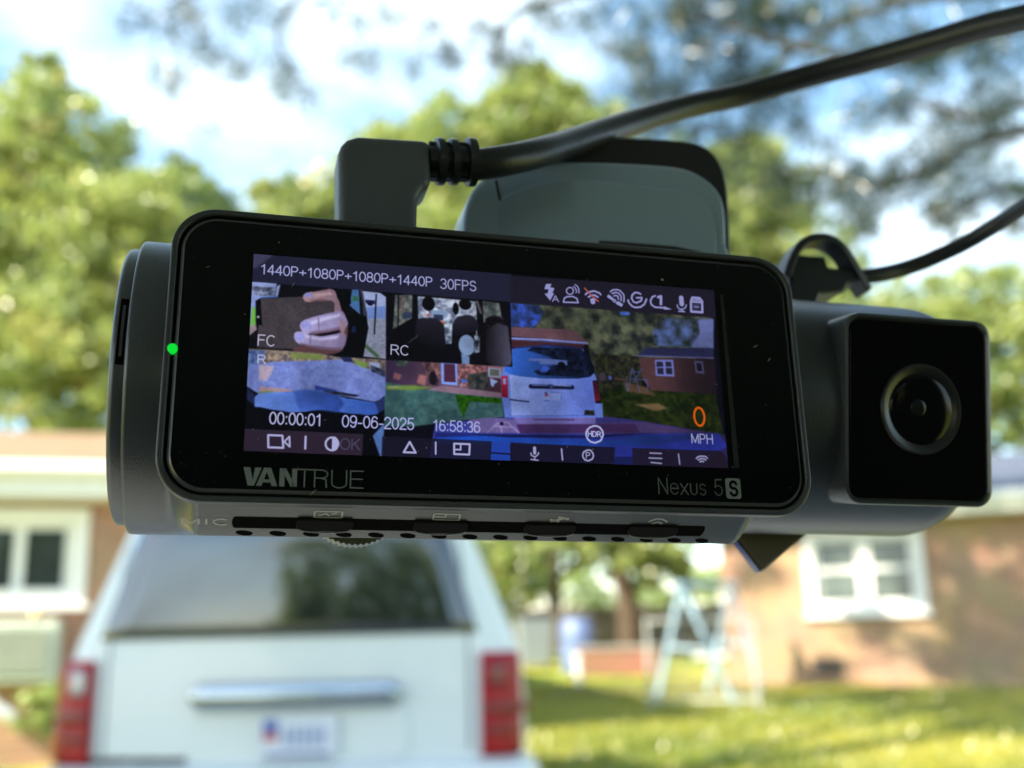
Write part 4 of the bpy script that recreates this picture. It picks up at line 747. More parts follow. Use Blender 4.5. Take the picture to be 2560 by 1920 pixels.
# ---- picture on the screen, painted once into an image
SCREEN = [('n',(28,34,36),(96,102,80),20,[(395,47),(745,49),(740,118),(611,135),(608,179),(533,190),(524,111),(397,90)],0,3),('n',(30,40,64),(56,88,205),14,[(396,48),(445,50),(451,60),(444,78),(432,88),(395,88)],6,3),('n',(40,46,44),(95,120,190),20,[(649,56),(745,52),(741,103),(638,105),(634,85)],8,4),('p',(72,110,220),[(580,51),(596,50),(598,55),(581,56)],6),('p',(108,118,180),[(718,54),(745,51),(741,101),(701,103),(718,79)],8),('n',(26,24,30),(60,66,40),7,[(533,125),(614,125),(611,179),(537,190)],8,3),('n',(16,28,14),(44,54,22),8,[(539,190),(584,172),(623,180),(738,182),(750,278),(605,234),(541,230)],5,3),('p',(112,92,64),[(597,206),(637,202),(653,210),(631,215)],14),('p',(86,66,52),[(580,169),(618,176),(635,190),(584,185)],10),('g',(92,62,64),(30,22,34),[(608,127),(742,121),(741,182),(626,181),(613,164)],'x',4),('p',(42,44,84),[(606,124),(623,109),(741,103),(740,120)],2),('l',(104,104,160),4,[(606,124),(674,122),(740,120)],0),('p',(112,116,190),[(636,129),(668,127),(668,156),(636,156)],2),('p',(34,34,56),[(639,132),(650,132),(650,140),(638,141)],0),('p',(34,34,56),[(654,131),(664,131),(665,139),(654,140)],0),('p',(34,34,56),[(639,143),(650,142),(650,153),(639,153)],0),('p',(34,34,56),[(654,142),(665,141),(665,152),(654,152)],0),('p',(86,82,130),[(705,127),(720,127),(721,148),(706,147)],2),('p',(26,22,38),[(708,130),(717,130),(718,144),(709,144)],0),('l',(78,86,150),3,[(596,146),(587,185)],0),('l',(78,86,150),3,[(597,146),(607,184)],0),('l',(78,86,150),3,[(591,163),(622,164)],0),('l',(78,86,150),3,[(586,161),(585,183)],0),('l',(78,86,150),3,[(620,164),(621,181)],0),('l',(78,86,150),3,[(597,170),(613,145)],0),('l',(78,86,150),3,[(593,152),(610,151)],0),('e',(80,100,180),558,164,3,4,4),('e',(70,60,80),545,163,6,7,8),('l',(96,66,60),6,[(565,165),(585,166)],0),('p',(104,74,86),[(397,89),(499,87),(522,106),(397,105)],2),('p',(66,36,44),[(396,110),(518,110),(513,124),(396,127)],2),('l',(140,150,225),6,[(396,108),(450,107),(522,108)],0),('l',(80,84,140),3,[(396,110),(522,110)],0),('g',(58,44,78),(158,110,118),[(200,155),(399,155),(382,205),(265,200),(201,192)],'x',3),('p',(150,98,110),[(214,174),(225,178),(222,186),(212,184)],10),('p',(170,112,116),[(252,175),(264,177),(261,193),(248,189)],12),('n',(46,58,66),(96,120,100),8,[(216,153),(237,153),(229,165),(218,164)],8,3),('n',(60,46,60),(170,120,116),8,[(256,157),(282,154),(286,174),(280,192),(267,192),(261,168)],6,3),('e',(26,22,36),273,181,6,11,5),('p',(130,158,240),[(285,155),(311,155),(311,190),(286,189)],2),('p',(74,40,66),[(290,156),(307,156),(308,185),(290,185)],2),('n',(84,52,66),(196,138,136),5,[(311,154),(359,156),(358,192),(311,191)],4,3),('n',(36,40,46),(86,84,84),8,[(326,171),(359,165),(365,194),(347,200),(328,194)],6,3),('p',(140,150,185),[(359,158),(380,159),(379,174),(359,173)],2),('p',(90,96,90),[(362,160),(377,161),(376,171),(362,171)],2),('p',(70,44,60),[(359,175),(381,175),(379,202),(358,199)],5),('p',(150,175,235),[(362,175),(375,180),(369,184),(367,190),(363,187)],3),('e',(70,110,210),321,182,5,3,3),('l',(130,150,210),3,[(319,184),(316,196)],0),('e',(200,190,210),345,198,2,2,2),('p',(140,112,136),[(263,200),(286,191),(381,198),(379,206),(308,204)],4),('n',(50,86,94),(72,112,112),9,[(200,190),(263,199),(308,203),(380,206),(383,236),(327,243),(244,257),(199,259)],3,3),('p',(112,142,70),[(202,196),(244,193),(276,195),(244,201),(202,202)],10),('l',(170,170,130),4,[(206,198),(220,197)],0),('n',(16,62,6),(48,104,20),5,[(307,204),(380,207),(380,215),(330,214),(320,239),(313,226)],4,3),('g',(72,80,190),(44,34,78),[(276,252),(370,238),(531,227),(605,232),(748,249),(758,306),(265,318)],'x',2),('g',(118,104,170),(60,46,92),[(329,243),(361,238),(393,239),(530,240),(605,234),(715,247),(529,256),(332,263)],'x',4),('p',(112,104,176),[(397,236),(531,227),(530,241),(404,245)],3),('p',(84,60,120),[(427,237),(497,234),(495,237),(432,239)],3),('p',(66,42,92),[(402,247),(530,241),(595,237),(604,252),(408,261)],3),('p',(38,48,140),[(276,265),(370,263),(499,259),(738,247),(751,268),(698,303),(270,317)],4),('g',(34,92,225),(30,34,84),[(278,273),(370,265),(452,267),(555,266),(604,256),(743,249),(627,271),(507,278),(278,282)],'x',6),('p',(20,26,80),[(325,266),(508,260),(628,251),(532,263),(392,268)],3),('l',(150,136,190),4,[(356,262),(372,247),(388,244)],0),('l',(150,136,190),4,[(377,245),(379,261)],0),('l',(150,136,190),4,[(365,251),(395,252)],0),('l',(150,136,190),4,[(388,244),(406,260)],0),('e',(16,16,40),379,247,3,3,3),('p',(104,132,225),[(393,166),(398,127),(405,122),(454,115),(514,117),(525,140),(536,169),(531,207),(543,207),(543,230),(384,237),(380,206),(379,171),(384,156)],2),('g',(150,172,245),(92,116,214),[(393,168),(525,165),(531,227),(395,235)],'x',3),('g',(56,112,228),(8,10,26),[(399,129),(400,126),(400,124),(400,123),(401,123),(405,122),(412,121),(421,120),(432,119),(443,118),(454,117),(466,116),(479,115),(492,115),(503,116),(512,119),(520,126),(527,136),(532,147),(532,157),(525,164),(505,168),(475,170),(442,171),(412,170),(393,167),(385,162),(386,153),(390,144),(396,135)],'x',2),('n',(6,8,22),(24,34,70),7,[(431,120),(512,119),(524,164),(441,166),(432,160),(465,149),(461,135),(423,127)],6,3),('p',(54,88,190),[(449,150),(460,153),(453,161),(441,160)],8),('p',(84,104,168),[(423,140),(449,138),(487,139),(488,147),(475,147),(442,148),(442,143),(424,144)],3),('e',(8,8,20),478,146,6,4,3),('l',(30,32,90),4,[(400,124),(454,116),(514,118)],0),('g',(190,40,74),(120,18,40),[(380,171),(390,170),(390,206),(380,204)],'y',2),('p',(150,160,220),[(382,175),(387,174),(387,184),(383,184)],3),('g',(40,18,44),(120,24,40),[(528,170),(537,169),(540,202),(531,205)],'y',2),('l',(18,22,58),14,[(427,185),(494,183)],0),('l',(130,150,220),4,[(464,181),(492,181)],0),('e',(60,80,150),460,184,3,2,2),('l',(110,130,210),3,[(429,183),(455,182)],0),('p',(136,158,232),[(447,192),(477,192),(476,206),(447,206)],2),('p',(160,70,100),[(449,196),(455,196),(454,200),(449,200)],2),('p',(50,66,150),[(449,193),(453,193),(453,196),(449,196)],2),('l',(90,110,190),3,[(458,193),(474,193)],0),('l',(80,96,180),4,[(448,207),(455,207)],0),('l',(90,110,190),3,[(476,193),(475,205)],0),('l',(30,34,80),4,[(393,208),(405,209),(423,210)],0),('l',(70,84,170),2,[(391,232),(395,234),(531,227)],0),('n',(10,10,20),(60,66,40),8,[(513,219),(529,219),(529,227),(512,227)],3,3),('p',(14,14,24),[(-2,44),(200,51),(201,154),(-2,150)],0),('g',(150,164,218),(120,140,210),[(-1,45),(36,43),(33,66),(13,70),(7,79),(8,112),(0,117)],'y',2),('n',(50,58,80),(150,160,196),8,[(0,52),(36,51),(32,65),(10,67),(1,63)],5,3),('p',(108,176,72),[(2,84),(7,87),(8,112),(0,115)],4),('p',(150,130,140),[(0,116),(8,112),(10,120),(0,130)],4),('p',(150,170,225),[(36,49),(41,46),(38,65),(34,66)],3),('p',(74,116,176),[(148,46),(158,44),(161,86),(145,73)],2),('p',(50,110,70),[(149,57),(157,56),(158,64),(149,64)],4),('l',(10,12,22),5,[(144,73),(162,88)],0),('l',(60,62,80),9,[(162,46),(167,67),(168,87)],0),('n',(138,148,178),(168,176,206),4,[(164,47),(191,48),(200,54),(201,154),(165,152),(173,109),(171,82)],2,3),('p',(170,185,235),[(165,47),(191,48),(199,54),(199,76),(170,73)],3),('p',(24,30,70),[(168,61),(183,61),(183,67),(170,67)],2),('e',(14,16,40),176,68,4,2,0),('p',(118,148,220),[(170,73),(199,69),(200,89),(173,91)],4),('p',(80,110,80),[(171,132),(192,150),(188,154),(167,136)],6),('l',(10,10,20),4,[(185,51),(183,115)],0),('p',(8,8,14),[(124,50),(144,45),(147,68),(136,80),(170,88),(174,106),(167,152),(126,152)],3),('e',(22,40,82),152,110,3,6,8),('n',(60,54,63),(76,69,76),3,[(13,70),(118,58),(129,67),(129,85),(76,129),(76,147),(11,148)],2,3),('p',(8,8,14),[(6,75),(13,70),(17,113),(8,111)],2),('e',(170,175,200),11,100,2,2,2),('l',(60,110,200),3,[(14,69),(38,66)],0),('p',(96,66,72),[(131,81),(133,80),(136,82),(139,88),(141,94),(143,100),(143,105),(143,112),(143,119),(142,125),(141,130),(140,135),(138,138),(137,142),(135,145),(132,147),(128,149),(123,151),(117,152),(111,153),(105,153),(97,154),(88,153),(79,153),(71,152),(66,151),(64,150),(63,148),(64,146),(67,144),(72,142),(81,141),(94,141),(108,141),(120,139),(129,134),(133,125),(134,113),(132,99),(131,87)],3),('g',(190,150,160),(140,112,132),[(75,63),(75,61),(76,60),(76,59),(78,58),(79,56),(81,56),(84,55),(87,54),(90,54),(94,53),(98,52),(104,50),(109,49),(114,47),(118,48),(121,49),(123,51),(124,54),(125,57),(126,61),(128,64),(130,69),(131,73),(132,77),(133,80),(131,83),(129,84),(127,85),(125,85),(123,84),(122,82),(122,79),(122,74),(122,70),(120,68),(118,66),(114,66),(110,66),(106,66),(102,66),(99,67),(95,68),(92,69),(89,70),(86,71),(84,71),(82,71),(80,71),(79,70),(78,70),(77,69),(76,67),(75,66),(75,64)],'x',3),('g',(178,170,222),(140,128,172),[(72,110),(72,108),(72,107),(73,105),(73,104),(75,103),(76,102),(78,100),(80,99),(83,98),(87,96),(92,94),(98,92),(104,90),(110,88),(116,86),(120,85),(123,83),(127,82),(130,82),(132,82),(134,83),(136,85),(138,88),(139,91),(140,93),(141,95),(142,97),(143,99),(143,100),(143,102),(142,104),(141,106),(140,108),(138,110),(135,112),(132,113),(128,114),(124,114),(119,115),(114,116),(109,117),(103,118),(97,120),(92,121),(88,122),(84,122),(82,122),(80,122),(78,121),(76,120),(75,118),(74,116),(73,114),(72,112)],'x',3),('g',(180,172,222),(136,120,160),[(64,127),(64,125),(64,123),(65,122),(66,120),(67,120),(69,119),(71,119),(73,119),(76,119),(79,120),(83,121),(88,122),(93,123),(99,124),(104,124),(110,123),(117,121),(124,119),(130,117),(135,116),(138,117),(140,119),(141,122),(141,125),(141,128),(140,131),(140,135),(138,138),(136,141),(134,143),(130,144),(125,144),(120,143),(114,143),(109,143),(104,142),(98,142),(93,142),(88,142),(84,141),(80,140),(77,140),(74,139),(71,138),(69,136),(67,135),(66,133),(65,131),(64,128)],'x',3),('p',(20,12,20),[(85,122),(87,121),(93,120),(101,118),(108,117),(114,115),(120,114),(125,112),(130,111),(134,110),(136,110),(137,110),(136,112),(134,114),(132,116),(129,117),(125,119),(120,120),(114,121),(109,122),(104,123),(99,123),(94,123),(89,123),(85,123)],3),('p',(122,100,128),[(87,119),(116,112),(137,105),(138,110),(114,117),(89,123)],9),('p',(202,196,242),[(87,101),(116,90),(131,86),(130,91),(106,100),(89,107)],12),('p',(200,192,238),[(79,123),(104,127),(131,121),(128,126),(104,131),(80,128)],12),('p',(116,94,122),[(72,136),(88,139),(113,141),(135,140),(132,145),(105,145),(76,140)],9),('p',(206,170,182),[(86,58),(115,52),(119,56),(94,63)],9),('p',(118,90,104),[(82,69),(102,65),(119,66),(103,69)],7),('p',(150,124,140),[(130,94),(140,100),(137,123),(131,114)],12),('e',(158,160,232),81,108,7,6,3),('e',(158,160,232),72,127,7,6,3),('e',(158,160,232),83,60,6,4,3),('l',(126,104,140),3,[(99,96),(100,116)],0),('l',(126,104,140),3,[(88,124),(88,137)],0),('n',(92,84,92),(176,156,136),6,[(-2,150),(60,150),(105,152),(130,155),(201,155),(201,183),(-1,175)],3,3),('p',(126,142,84),[(60,152),(109,152),(107,161),(62,162)],8),('n',(60,80,150),(130,160,215),8,[(-1,152),(24,152),(15,182),(0,185)],6,3),('n',(112,128,206),(132,150,224),7,[(-1,177),(37,168),(107,162),(132,158),(201,179),(201,214),(185,222),(135,215),(98,210),(68,211),(17,218),(0,208)],3,3),('p',(188,170,196),[(15,174),(37,175),(33,188),(26,199),(16,197)],12),('p',(170,140,150),[(17,207),(62,209),(66,212),(19,217)],6),('p',(108,140,60),[(17,215),(38,213),(39,216),(18,218)],4),('p',(40,46,86),[(134,155),(148,154),(153,162),(138,162)],4),('p',(120,150,80),[(153,157),(174,162),(172,171),(157,166)],6),('p',(170,185,230),[(176,160),(192,161),(193,170),(178,171)],5),('n',(24,28,50),(80,90,130),8,[(178,165),(200,172),(200,183),(180,175)],4,3),('p',(44,70,160),[(97,201),(129,207),(129,210),(97,208)],2),('n',(14,18,40),(70,74,100),6,[(107,209),(131,209),(164,213),(156,216),(123,213)],2,3),('p',(10,10,20),[(-1,207),(11,219),(16,218),(98,210),(187,223),(200,211),(200,252),(184,274),(194,304),(0,303)],1),('g',(110,146,236),(56,96,196),[(12,235),(11,233),(11,229),(11,225),(13,221),(17,218),(24,216),(34,215),(46,214),(56,213),(64,212),(69,211),(72,211),(74,210),(76,210),(78,210),(82,210),(85,209),(89,209),(94,209),(98,210),(105,210),(112,211),(119,213),(126,214),(131,215),(135,216),(137,217),(139,217),(142,218),(146,219),(152,219),(161,220),(170,221),(179,222),(185,223),(189,226),(190,229),(191,232),(191,236),(191,238),(190,240),(189,241),(187,241),(185,242),(181,242),(177,243),(171,243),(165,242),(158,242),(150,242),(142,241),(133,240),(124,239),(115,238),(107,238),(101,238),(96,239),(92,240),(88,241),(83,242),(80,242),(76,243),(73,243),(69,244),(63,244),(56,243),(46,242),(36,241),(26,239),(20,238),(16,238),(13,238),(12,238),(12,237)],'x',2),('g',(70,104,200),(44,74,160),[(66,212),(82,208),(103,209),(131,215),(140,227),(132,241),(107,238),(75,241)],'x',10),('p',(34,42,84),[(0,209),(11,219),(12,235),(1,228)],2),('p',(40,54,110),[(186,223),(200,212),(200,233),(191,239)],2),('p',(96,136,214),[(183,274),(200,254),(198,304),(194,304)],4),('p',(12,11,20),[(200,48),(397,46),(398,155),(201,155)],1),('n',(60,66,70),(130,136,130),7,[(214,50),(241,47),(240,86),(211,106)],3,3),('p',(50,60,90),[(226,76),(240,77),(239,86),(225,88)],3),('l',(14,12,20),4,[(219,50),(219,101)],0),('l',(110,84,90),5,[(224,51),(227,78)],0),('n',(90,100,130),(210,220,240),9,[(249,49),(331,50),(341,51),(343,79),(307,91),(250,86)],3,3),('p',(128,150,190),[(271,70),(296,70),(293,83),(269,84)],4),('p',(46,52,80),[(274,77),(289,77),(289,86),(275,86)],3),('e',(220,90,50),288,90,2,3,4),('e',(200,60,60),265,79,2,2,4),('n',(50,58,60),(120,130,130),8,[(352,49),(379,51),(383,76),(353,85)],3,3),('l',(90,84,96),9,[(343,51),(349,69)],0),('l',(150,160,180),4,[(341,79),(342,107)],0),('e',(12,11,18),266,60,10,12,2),('e',(12,11,18),324,57,10,9,2),('e',(12,11,18),309,65,5,10,2),('l',(150,150,165),3,[(261,72),(261,80)],0),('l',(150,150,165),3,[(271,71),(271,79)],0),('g',(34,32,46),(16,14,24),[(247,90),(250,87),(253,85),(257,84),(261,84),(265,84),(268,83),(272,83),(276,83),(279,84),(282,86),(285,88),(287,90),(289,93),(290,97),(291,101),(292,106),(294,113),(294,119),(294,125),(291,128),(285,130),(275,129),(265,128),(256,125),(250,122),(246,117),(245,110),(245,102),(246,95)],'y',6),('g',(42,40,56),(18,16,28),[(307,84),(309,81),(312,78),(315,77),(319,76),(322,75),(325,74),(329,74),(332,74),(335,75),(338,77),(340,80),(343,84),(345,89),(346,94),(344,97),(339,101),(331,104),(322,107),(314,109),(309,109),(306,106),(305,101),(305,95),(305,88)],'y',6),('n',(60,74,100),(190,205,225),9,[(290,92),(304,82),(302,123),(293,124)],5,3),('e',(128,152,192),326,124,13,17,3),('p',(110,134,180),[(317,138),(330,142),(330,155),(318,155)],4),('n',(30,34,50),(170,185,210),9,[(338,105),(347,109),(346,134),(336,137)],5,3),('g',(22,19,26),(84,82,106),[(357,87),(358,83),(359,80),(360,78),(362,77),(365,75),(367,74),(371,73),(374,72),(378,72),(380,73),(383,74),(385,76),(387,78),(389,81),(390,85),(392,89),(393,94),(393,100),(394,106),(394,113),(395,120),(396,129),(397,138),(397,146),(395,152),(389,154),(382,156),(373,155),(366,154),(360,151),(357,148),(356,143),(356,137),(356,131),(356,124),(356,117),(356,109),(356,101),(356,93)],'x',8),('p',(16,14,20),[(356,78),(369,72),(389,78),(393,89),(376,84),(356,97)],8),('l',(70,70,80),3,[(235,126),(250,113)],0),('a',(36,36,60),0.86,[(-1,-3),(400,-5),(398,47),(-2,45)]),('a',(32,28,44),0.86,[(397,3),(764,-3),(760,49),(396,49)]),('p',(62,62,92),[(-1,-1),(30,-2),(4,23),(0,23)],18),('a',(50,38,56),0.9,[(-1,271),(169,272),(168,305),(0,303)]),('a',(26,24,44),0.85,[(197,274),(363,275),(361,304),(196,304)]),('p',(34,66,168),[(363,275),(391,276),(392,307),(361,306)],1),('l',(16,22,60),5,[(362,293),(391,294)],0),('a',(24,20,38),0.9,[(392,276),(560,277),(557,307),(391,307)]),('p',(24,30,84),[(559,292),(588,291),(587,308),(557,308)],3),('a',(30,22,38),0.9,[(589,277),(740,276),(758,307),(587,310)]),('t',(176,178,232),11,31,272,15,'1440P+1080P+1080P+1440P'),('t',(165,168,215),285,33,342,16,'30FPS'),('t',(190,186,214),12,144,37,16,'FC'),('t',(190,192,232),13,172,25,13,'R'),('t',(190,190,226),208,146,236,15,'RC'),('t',(190,192,238),34,262,108,17,'00:00:01'),('t',(180,184,240),138,262,244,17,'09-06-2025'),('t',(170,178,236),273,262,345,16,'16:58:36'),('l',(176,176,222),6,[(33,279),(53,279),(55,297),(34,297)],1),('l',(176,176,222),5,[(56,288),(63,280),(64,295)],1),('l',(176,176,222),6,[(86,279),(86,297)],0),('l',(176,176,222),6,[(133,288),(133,286),(132,284),(131,282),(130,281),(128,279),(126,279),(124,279),(122,279),(120,280),(118,281),(117,283),(116,284),(115,286),(115,289),(115,291),(116,293),(117,295),(118,296),(120,297),(122,298),(124,298),(126,298),(128,297),(130,296),(131,294),(132,292),(133,290),(133,288)],0),('p',(176,176,222),[(124,279),(130,281),(133,288),(130,295),(124,297)],0),('t',(76,70,94),136,296,164,16,'OK'),('l',(176,176,222),6,[(238,281),(229,297),(247,297)],1),('l',(176,176,222),5,[(277,280),(277,298)],0),('l',(176,176,222),6,[(305,281),(329,281),(328,297),(305,297)],1),('l',(176,176,222),5,[(306,290),(315,290),(315,283)],0),('e',(120,100,110),263,289,1,1,2),('l',(160,160,204),10,[(430,283),(430,291)],0),('l',(160,160,204),4,[(424,291),(424,292),(424,293),(425,295),(426,295),(427,296),(428,296),(430,297),(431,296),(432,296),(433,295),(434,294),(435,293),(436,292),(436,290)],0),('l',(160,160,204),4,[(430,297),(430,301)],0),('l',(160,160,204),4,[(424,301),(435,302)],0),('l',(160,160,204),5,[(473,283),(474,300)],0),('l',(160,160,204),5,[(524,291),(524,289),(523,287),(522,286),(521,284),(519,283),(517,283),(515,283),(513,284),(511,285),(509,286),(508,288),(507,290),(507,292),(507,294),(508,296),(509,297),(510,299),(512,299),(514,300),(516,300),(518,299),(520,298),(522,297),(523,295),(524,293),(524,291)],0),('t',(160,160,204),512,296,519,9,'P'),('l',(140,138,174),5,[(618,284),(637,284)],0),('l',(140,138,174),5,[(616,292),(637,292)],0),('l',(140,138,174),5,[(619,299),(636,300)],0),('l',(140,138,174),5,[(666,284),(667,300)],0),('l',(150,150,190),5,[(708,295),(708,295),(707,294),(707,294),(706,294),(706,294),(705,294),(705,294),(704,294),(704,294),(703,295),(703,295),(702,295)],0),('l',(150,150,190),5,[(712,292),(711,291),(710,291),(709,290),(708,290),(707,290),(706,290),(704,290),(703,290),(702,291),(701,291),(700,292),(699,292)],0),('l',(150,150,190),5,[(715,289),(714,288),(713,287),(711,286),(709,286),(708,286),(706,286),(704,286),(702,286),(701,287),(699,287),(698,288),(696,290)],0),('l',(172,176,226),6,[(542,257),(541,254),(541,252),(540,250),(538,248),(537,246),(534,245),(532,244),(530,244),(527,244),(525,245),(522,246),(520,247),(518,249),(516,251),(515,253),(514,255),(514,258),(514,260),(515,263),(516,265),(517,267),(519,268),(521,270),(523,270),(526,271),(528,271),(531,270),(533,269),(536,268),(538,266),(539,264),(540,262),(541,259),(542,257)],0),('t',(180,184,232),517,261,538,8,'HDR'),('t',(214,92,18),697,236,716,30,'0'),('t',(164,164,200),690,265,727,15,'MPH'),('p',(150,150,208),[(457,12),(466,11),(464,17),(471,18),(467,27),(470,27),(463,40),(454,29),(459,28),(461,21),(454,21)],0),('t',(150,150,208),467,41,477,10,'A'),('l',(150,150,208),4,[(503,20),(502,19),(502,17),(501,16),(500,15),(498,15),(497,15),(495,15),(494,16),(493,17),(492,18),(491,20),(491,21),(491,23),(492,24),(492,25),(494,26),(495,27),(496,27),(498,26),(499,26),(501,25),(502,23),(502,22),(503,20)],0),('l',(150,150,208),4,[(507,23),(508,22),(508,20),(508,19),(507,18),(507,17),(506,16),(506,15),(505,14),(504,13),(503,13)],0),('l',(150,150,208),4,[(512,23),(512,22),(512,20),(512,18),(512,17),(511,15),(511,14),(510,12),(509,11),(507,10),(506,9)],0),('l',(150,150,208),5,[(485,41),(487,34),(492,31),(501,30),(508,33),(510,40)],1),('l',(150,150,208),6,[(539,33),(539,33),(538,33),(538,32),(537,32),(537,32),(536,32),(536,32),(535,32),(535,32),(534,32),(533,33),(533,33),(532,33),(532,34)],0),('l',(150,150,208),6,[(544,28),(543,27),(542,27),(541,26),(540,26),(539,25),(537,25),(536,25),(535,25),(533,26),(532,26),(531,27),(530,28),(529,28),(528,29)],0),('l',(150,150,208),6,[(549,23),(548,22),(546,20),(544,20),(542,19),(540,18),(538,18),(536,18),(534,19),(532,19),(530,20),(528,21),(526,22),(525,23),(523,25)],0),('e',(150,150,208),535,37,4,4,0),('l',(176,84,90),5,[(522,14),(530,23),(544,35)],0),('l',(150,150,208),5,[(579,29),(579,28),(579,27),(579,26),(579,25),(579,25),(578,24),(578,23),(577,23),(576,23),(575,23),(574,23),(574,23),(573,23),(572,24)],0),('l',(150,150,208),5,[(583,31),(584,29),(584,27),(584,25),(584,23),(583,22),(582,20),(581,19),(580,18),(578,18),(576,17),(574,18),(572,18),(571,19),(569,20)],0),('l',(150,150,208),5,[(588,33),(589,30),(589,27),(589,24),(589,21),(588,19),(586,17),(584,15),(582,13),(579,13),(577,12),(574,13),(571,13),(568,15),(566,17)],0),('p',(150,150,208),[(560,24),(563,22),(571,28),(569,32),(560,27)],0),('p',(150,150,208),[(575,34),(578,32),(587,37),(584,42),(574,37)],0),('l',(150,150,208),4,[(574,32),(574,31),(573,30),(572,30),(571,30),(570,31),(570,32),(570,33),(571,34),(572,34),(573,34),(574,33),(574,32)],0),('l',(150,150,208),6,[(618,17),(617,16),(615,15),(613,15),(611,15),(609,15),(607,16),(606,18),(604,19),(603,21),(603,23),(602,25),(603,27),(604,29),(605,31),(606,32),(608,32),(610,33),(612,32),(614,31),(616,30),(618,29),(619,27),(620,25),(620,23)],0),('l',(150,150,208),6,[(611,24),(620,23)],0),('l',(150,150,208),6,[(596,29),(596,31),(597,33),(598,35),(599,36),(601,38),(602,39),(604,40),(607,41),(609,41),(611,41),(613,40),(616,40),(618,39),(620,37),(622,36),(624,34),(625,32),(626,30),(627,28),(628,25)],0),('l',(150,150,208),6,[(644,18),(639,20),(635,27),(636,34),(642,38),(661,38)],0),('p',(150,150,208),[(658,35),(672,40),(658,41)],0),('l',(150,150,208),9,[(649,20),(654,18),(653,32)],0),('l',(150,150,208),16,[(690,18),(690,29)],0),('l',(150,150,208),4,[(682,31),(682,33),(682,34),(683,36),(684,37),(686,38),(688,38),(689,38),(691,38),(693,37),(695,36),(696,35),(697,33),(698,31),(698,30)],0),('l',(150,150,208),5,[(690,38),(689,42),(684,42),(694,42)],0),('l',(150,150,208),8,[(710,16),(723,16),(727,21),(726,41),(706,41),(707,23)],1),('l',(150,150,208),5,[(712,20),(722,19)],0),('p',(60,56,90),[(711,26),(722,26),(721,36),(710,37)],0),('l',(150,150,208),3,[(712,32),(720,32)],0),('p',(150,150,208),[(709,22),(725,21),(725,25),(709,25)],0)]
SW, SH = 750, 304; KS = 4
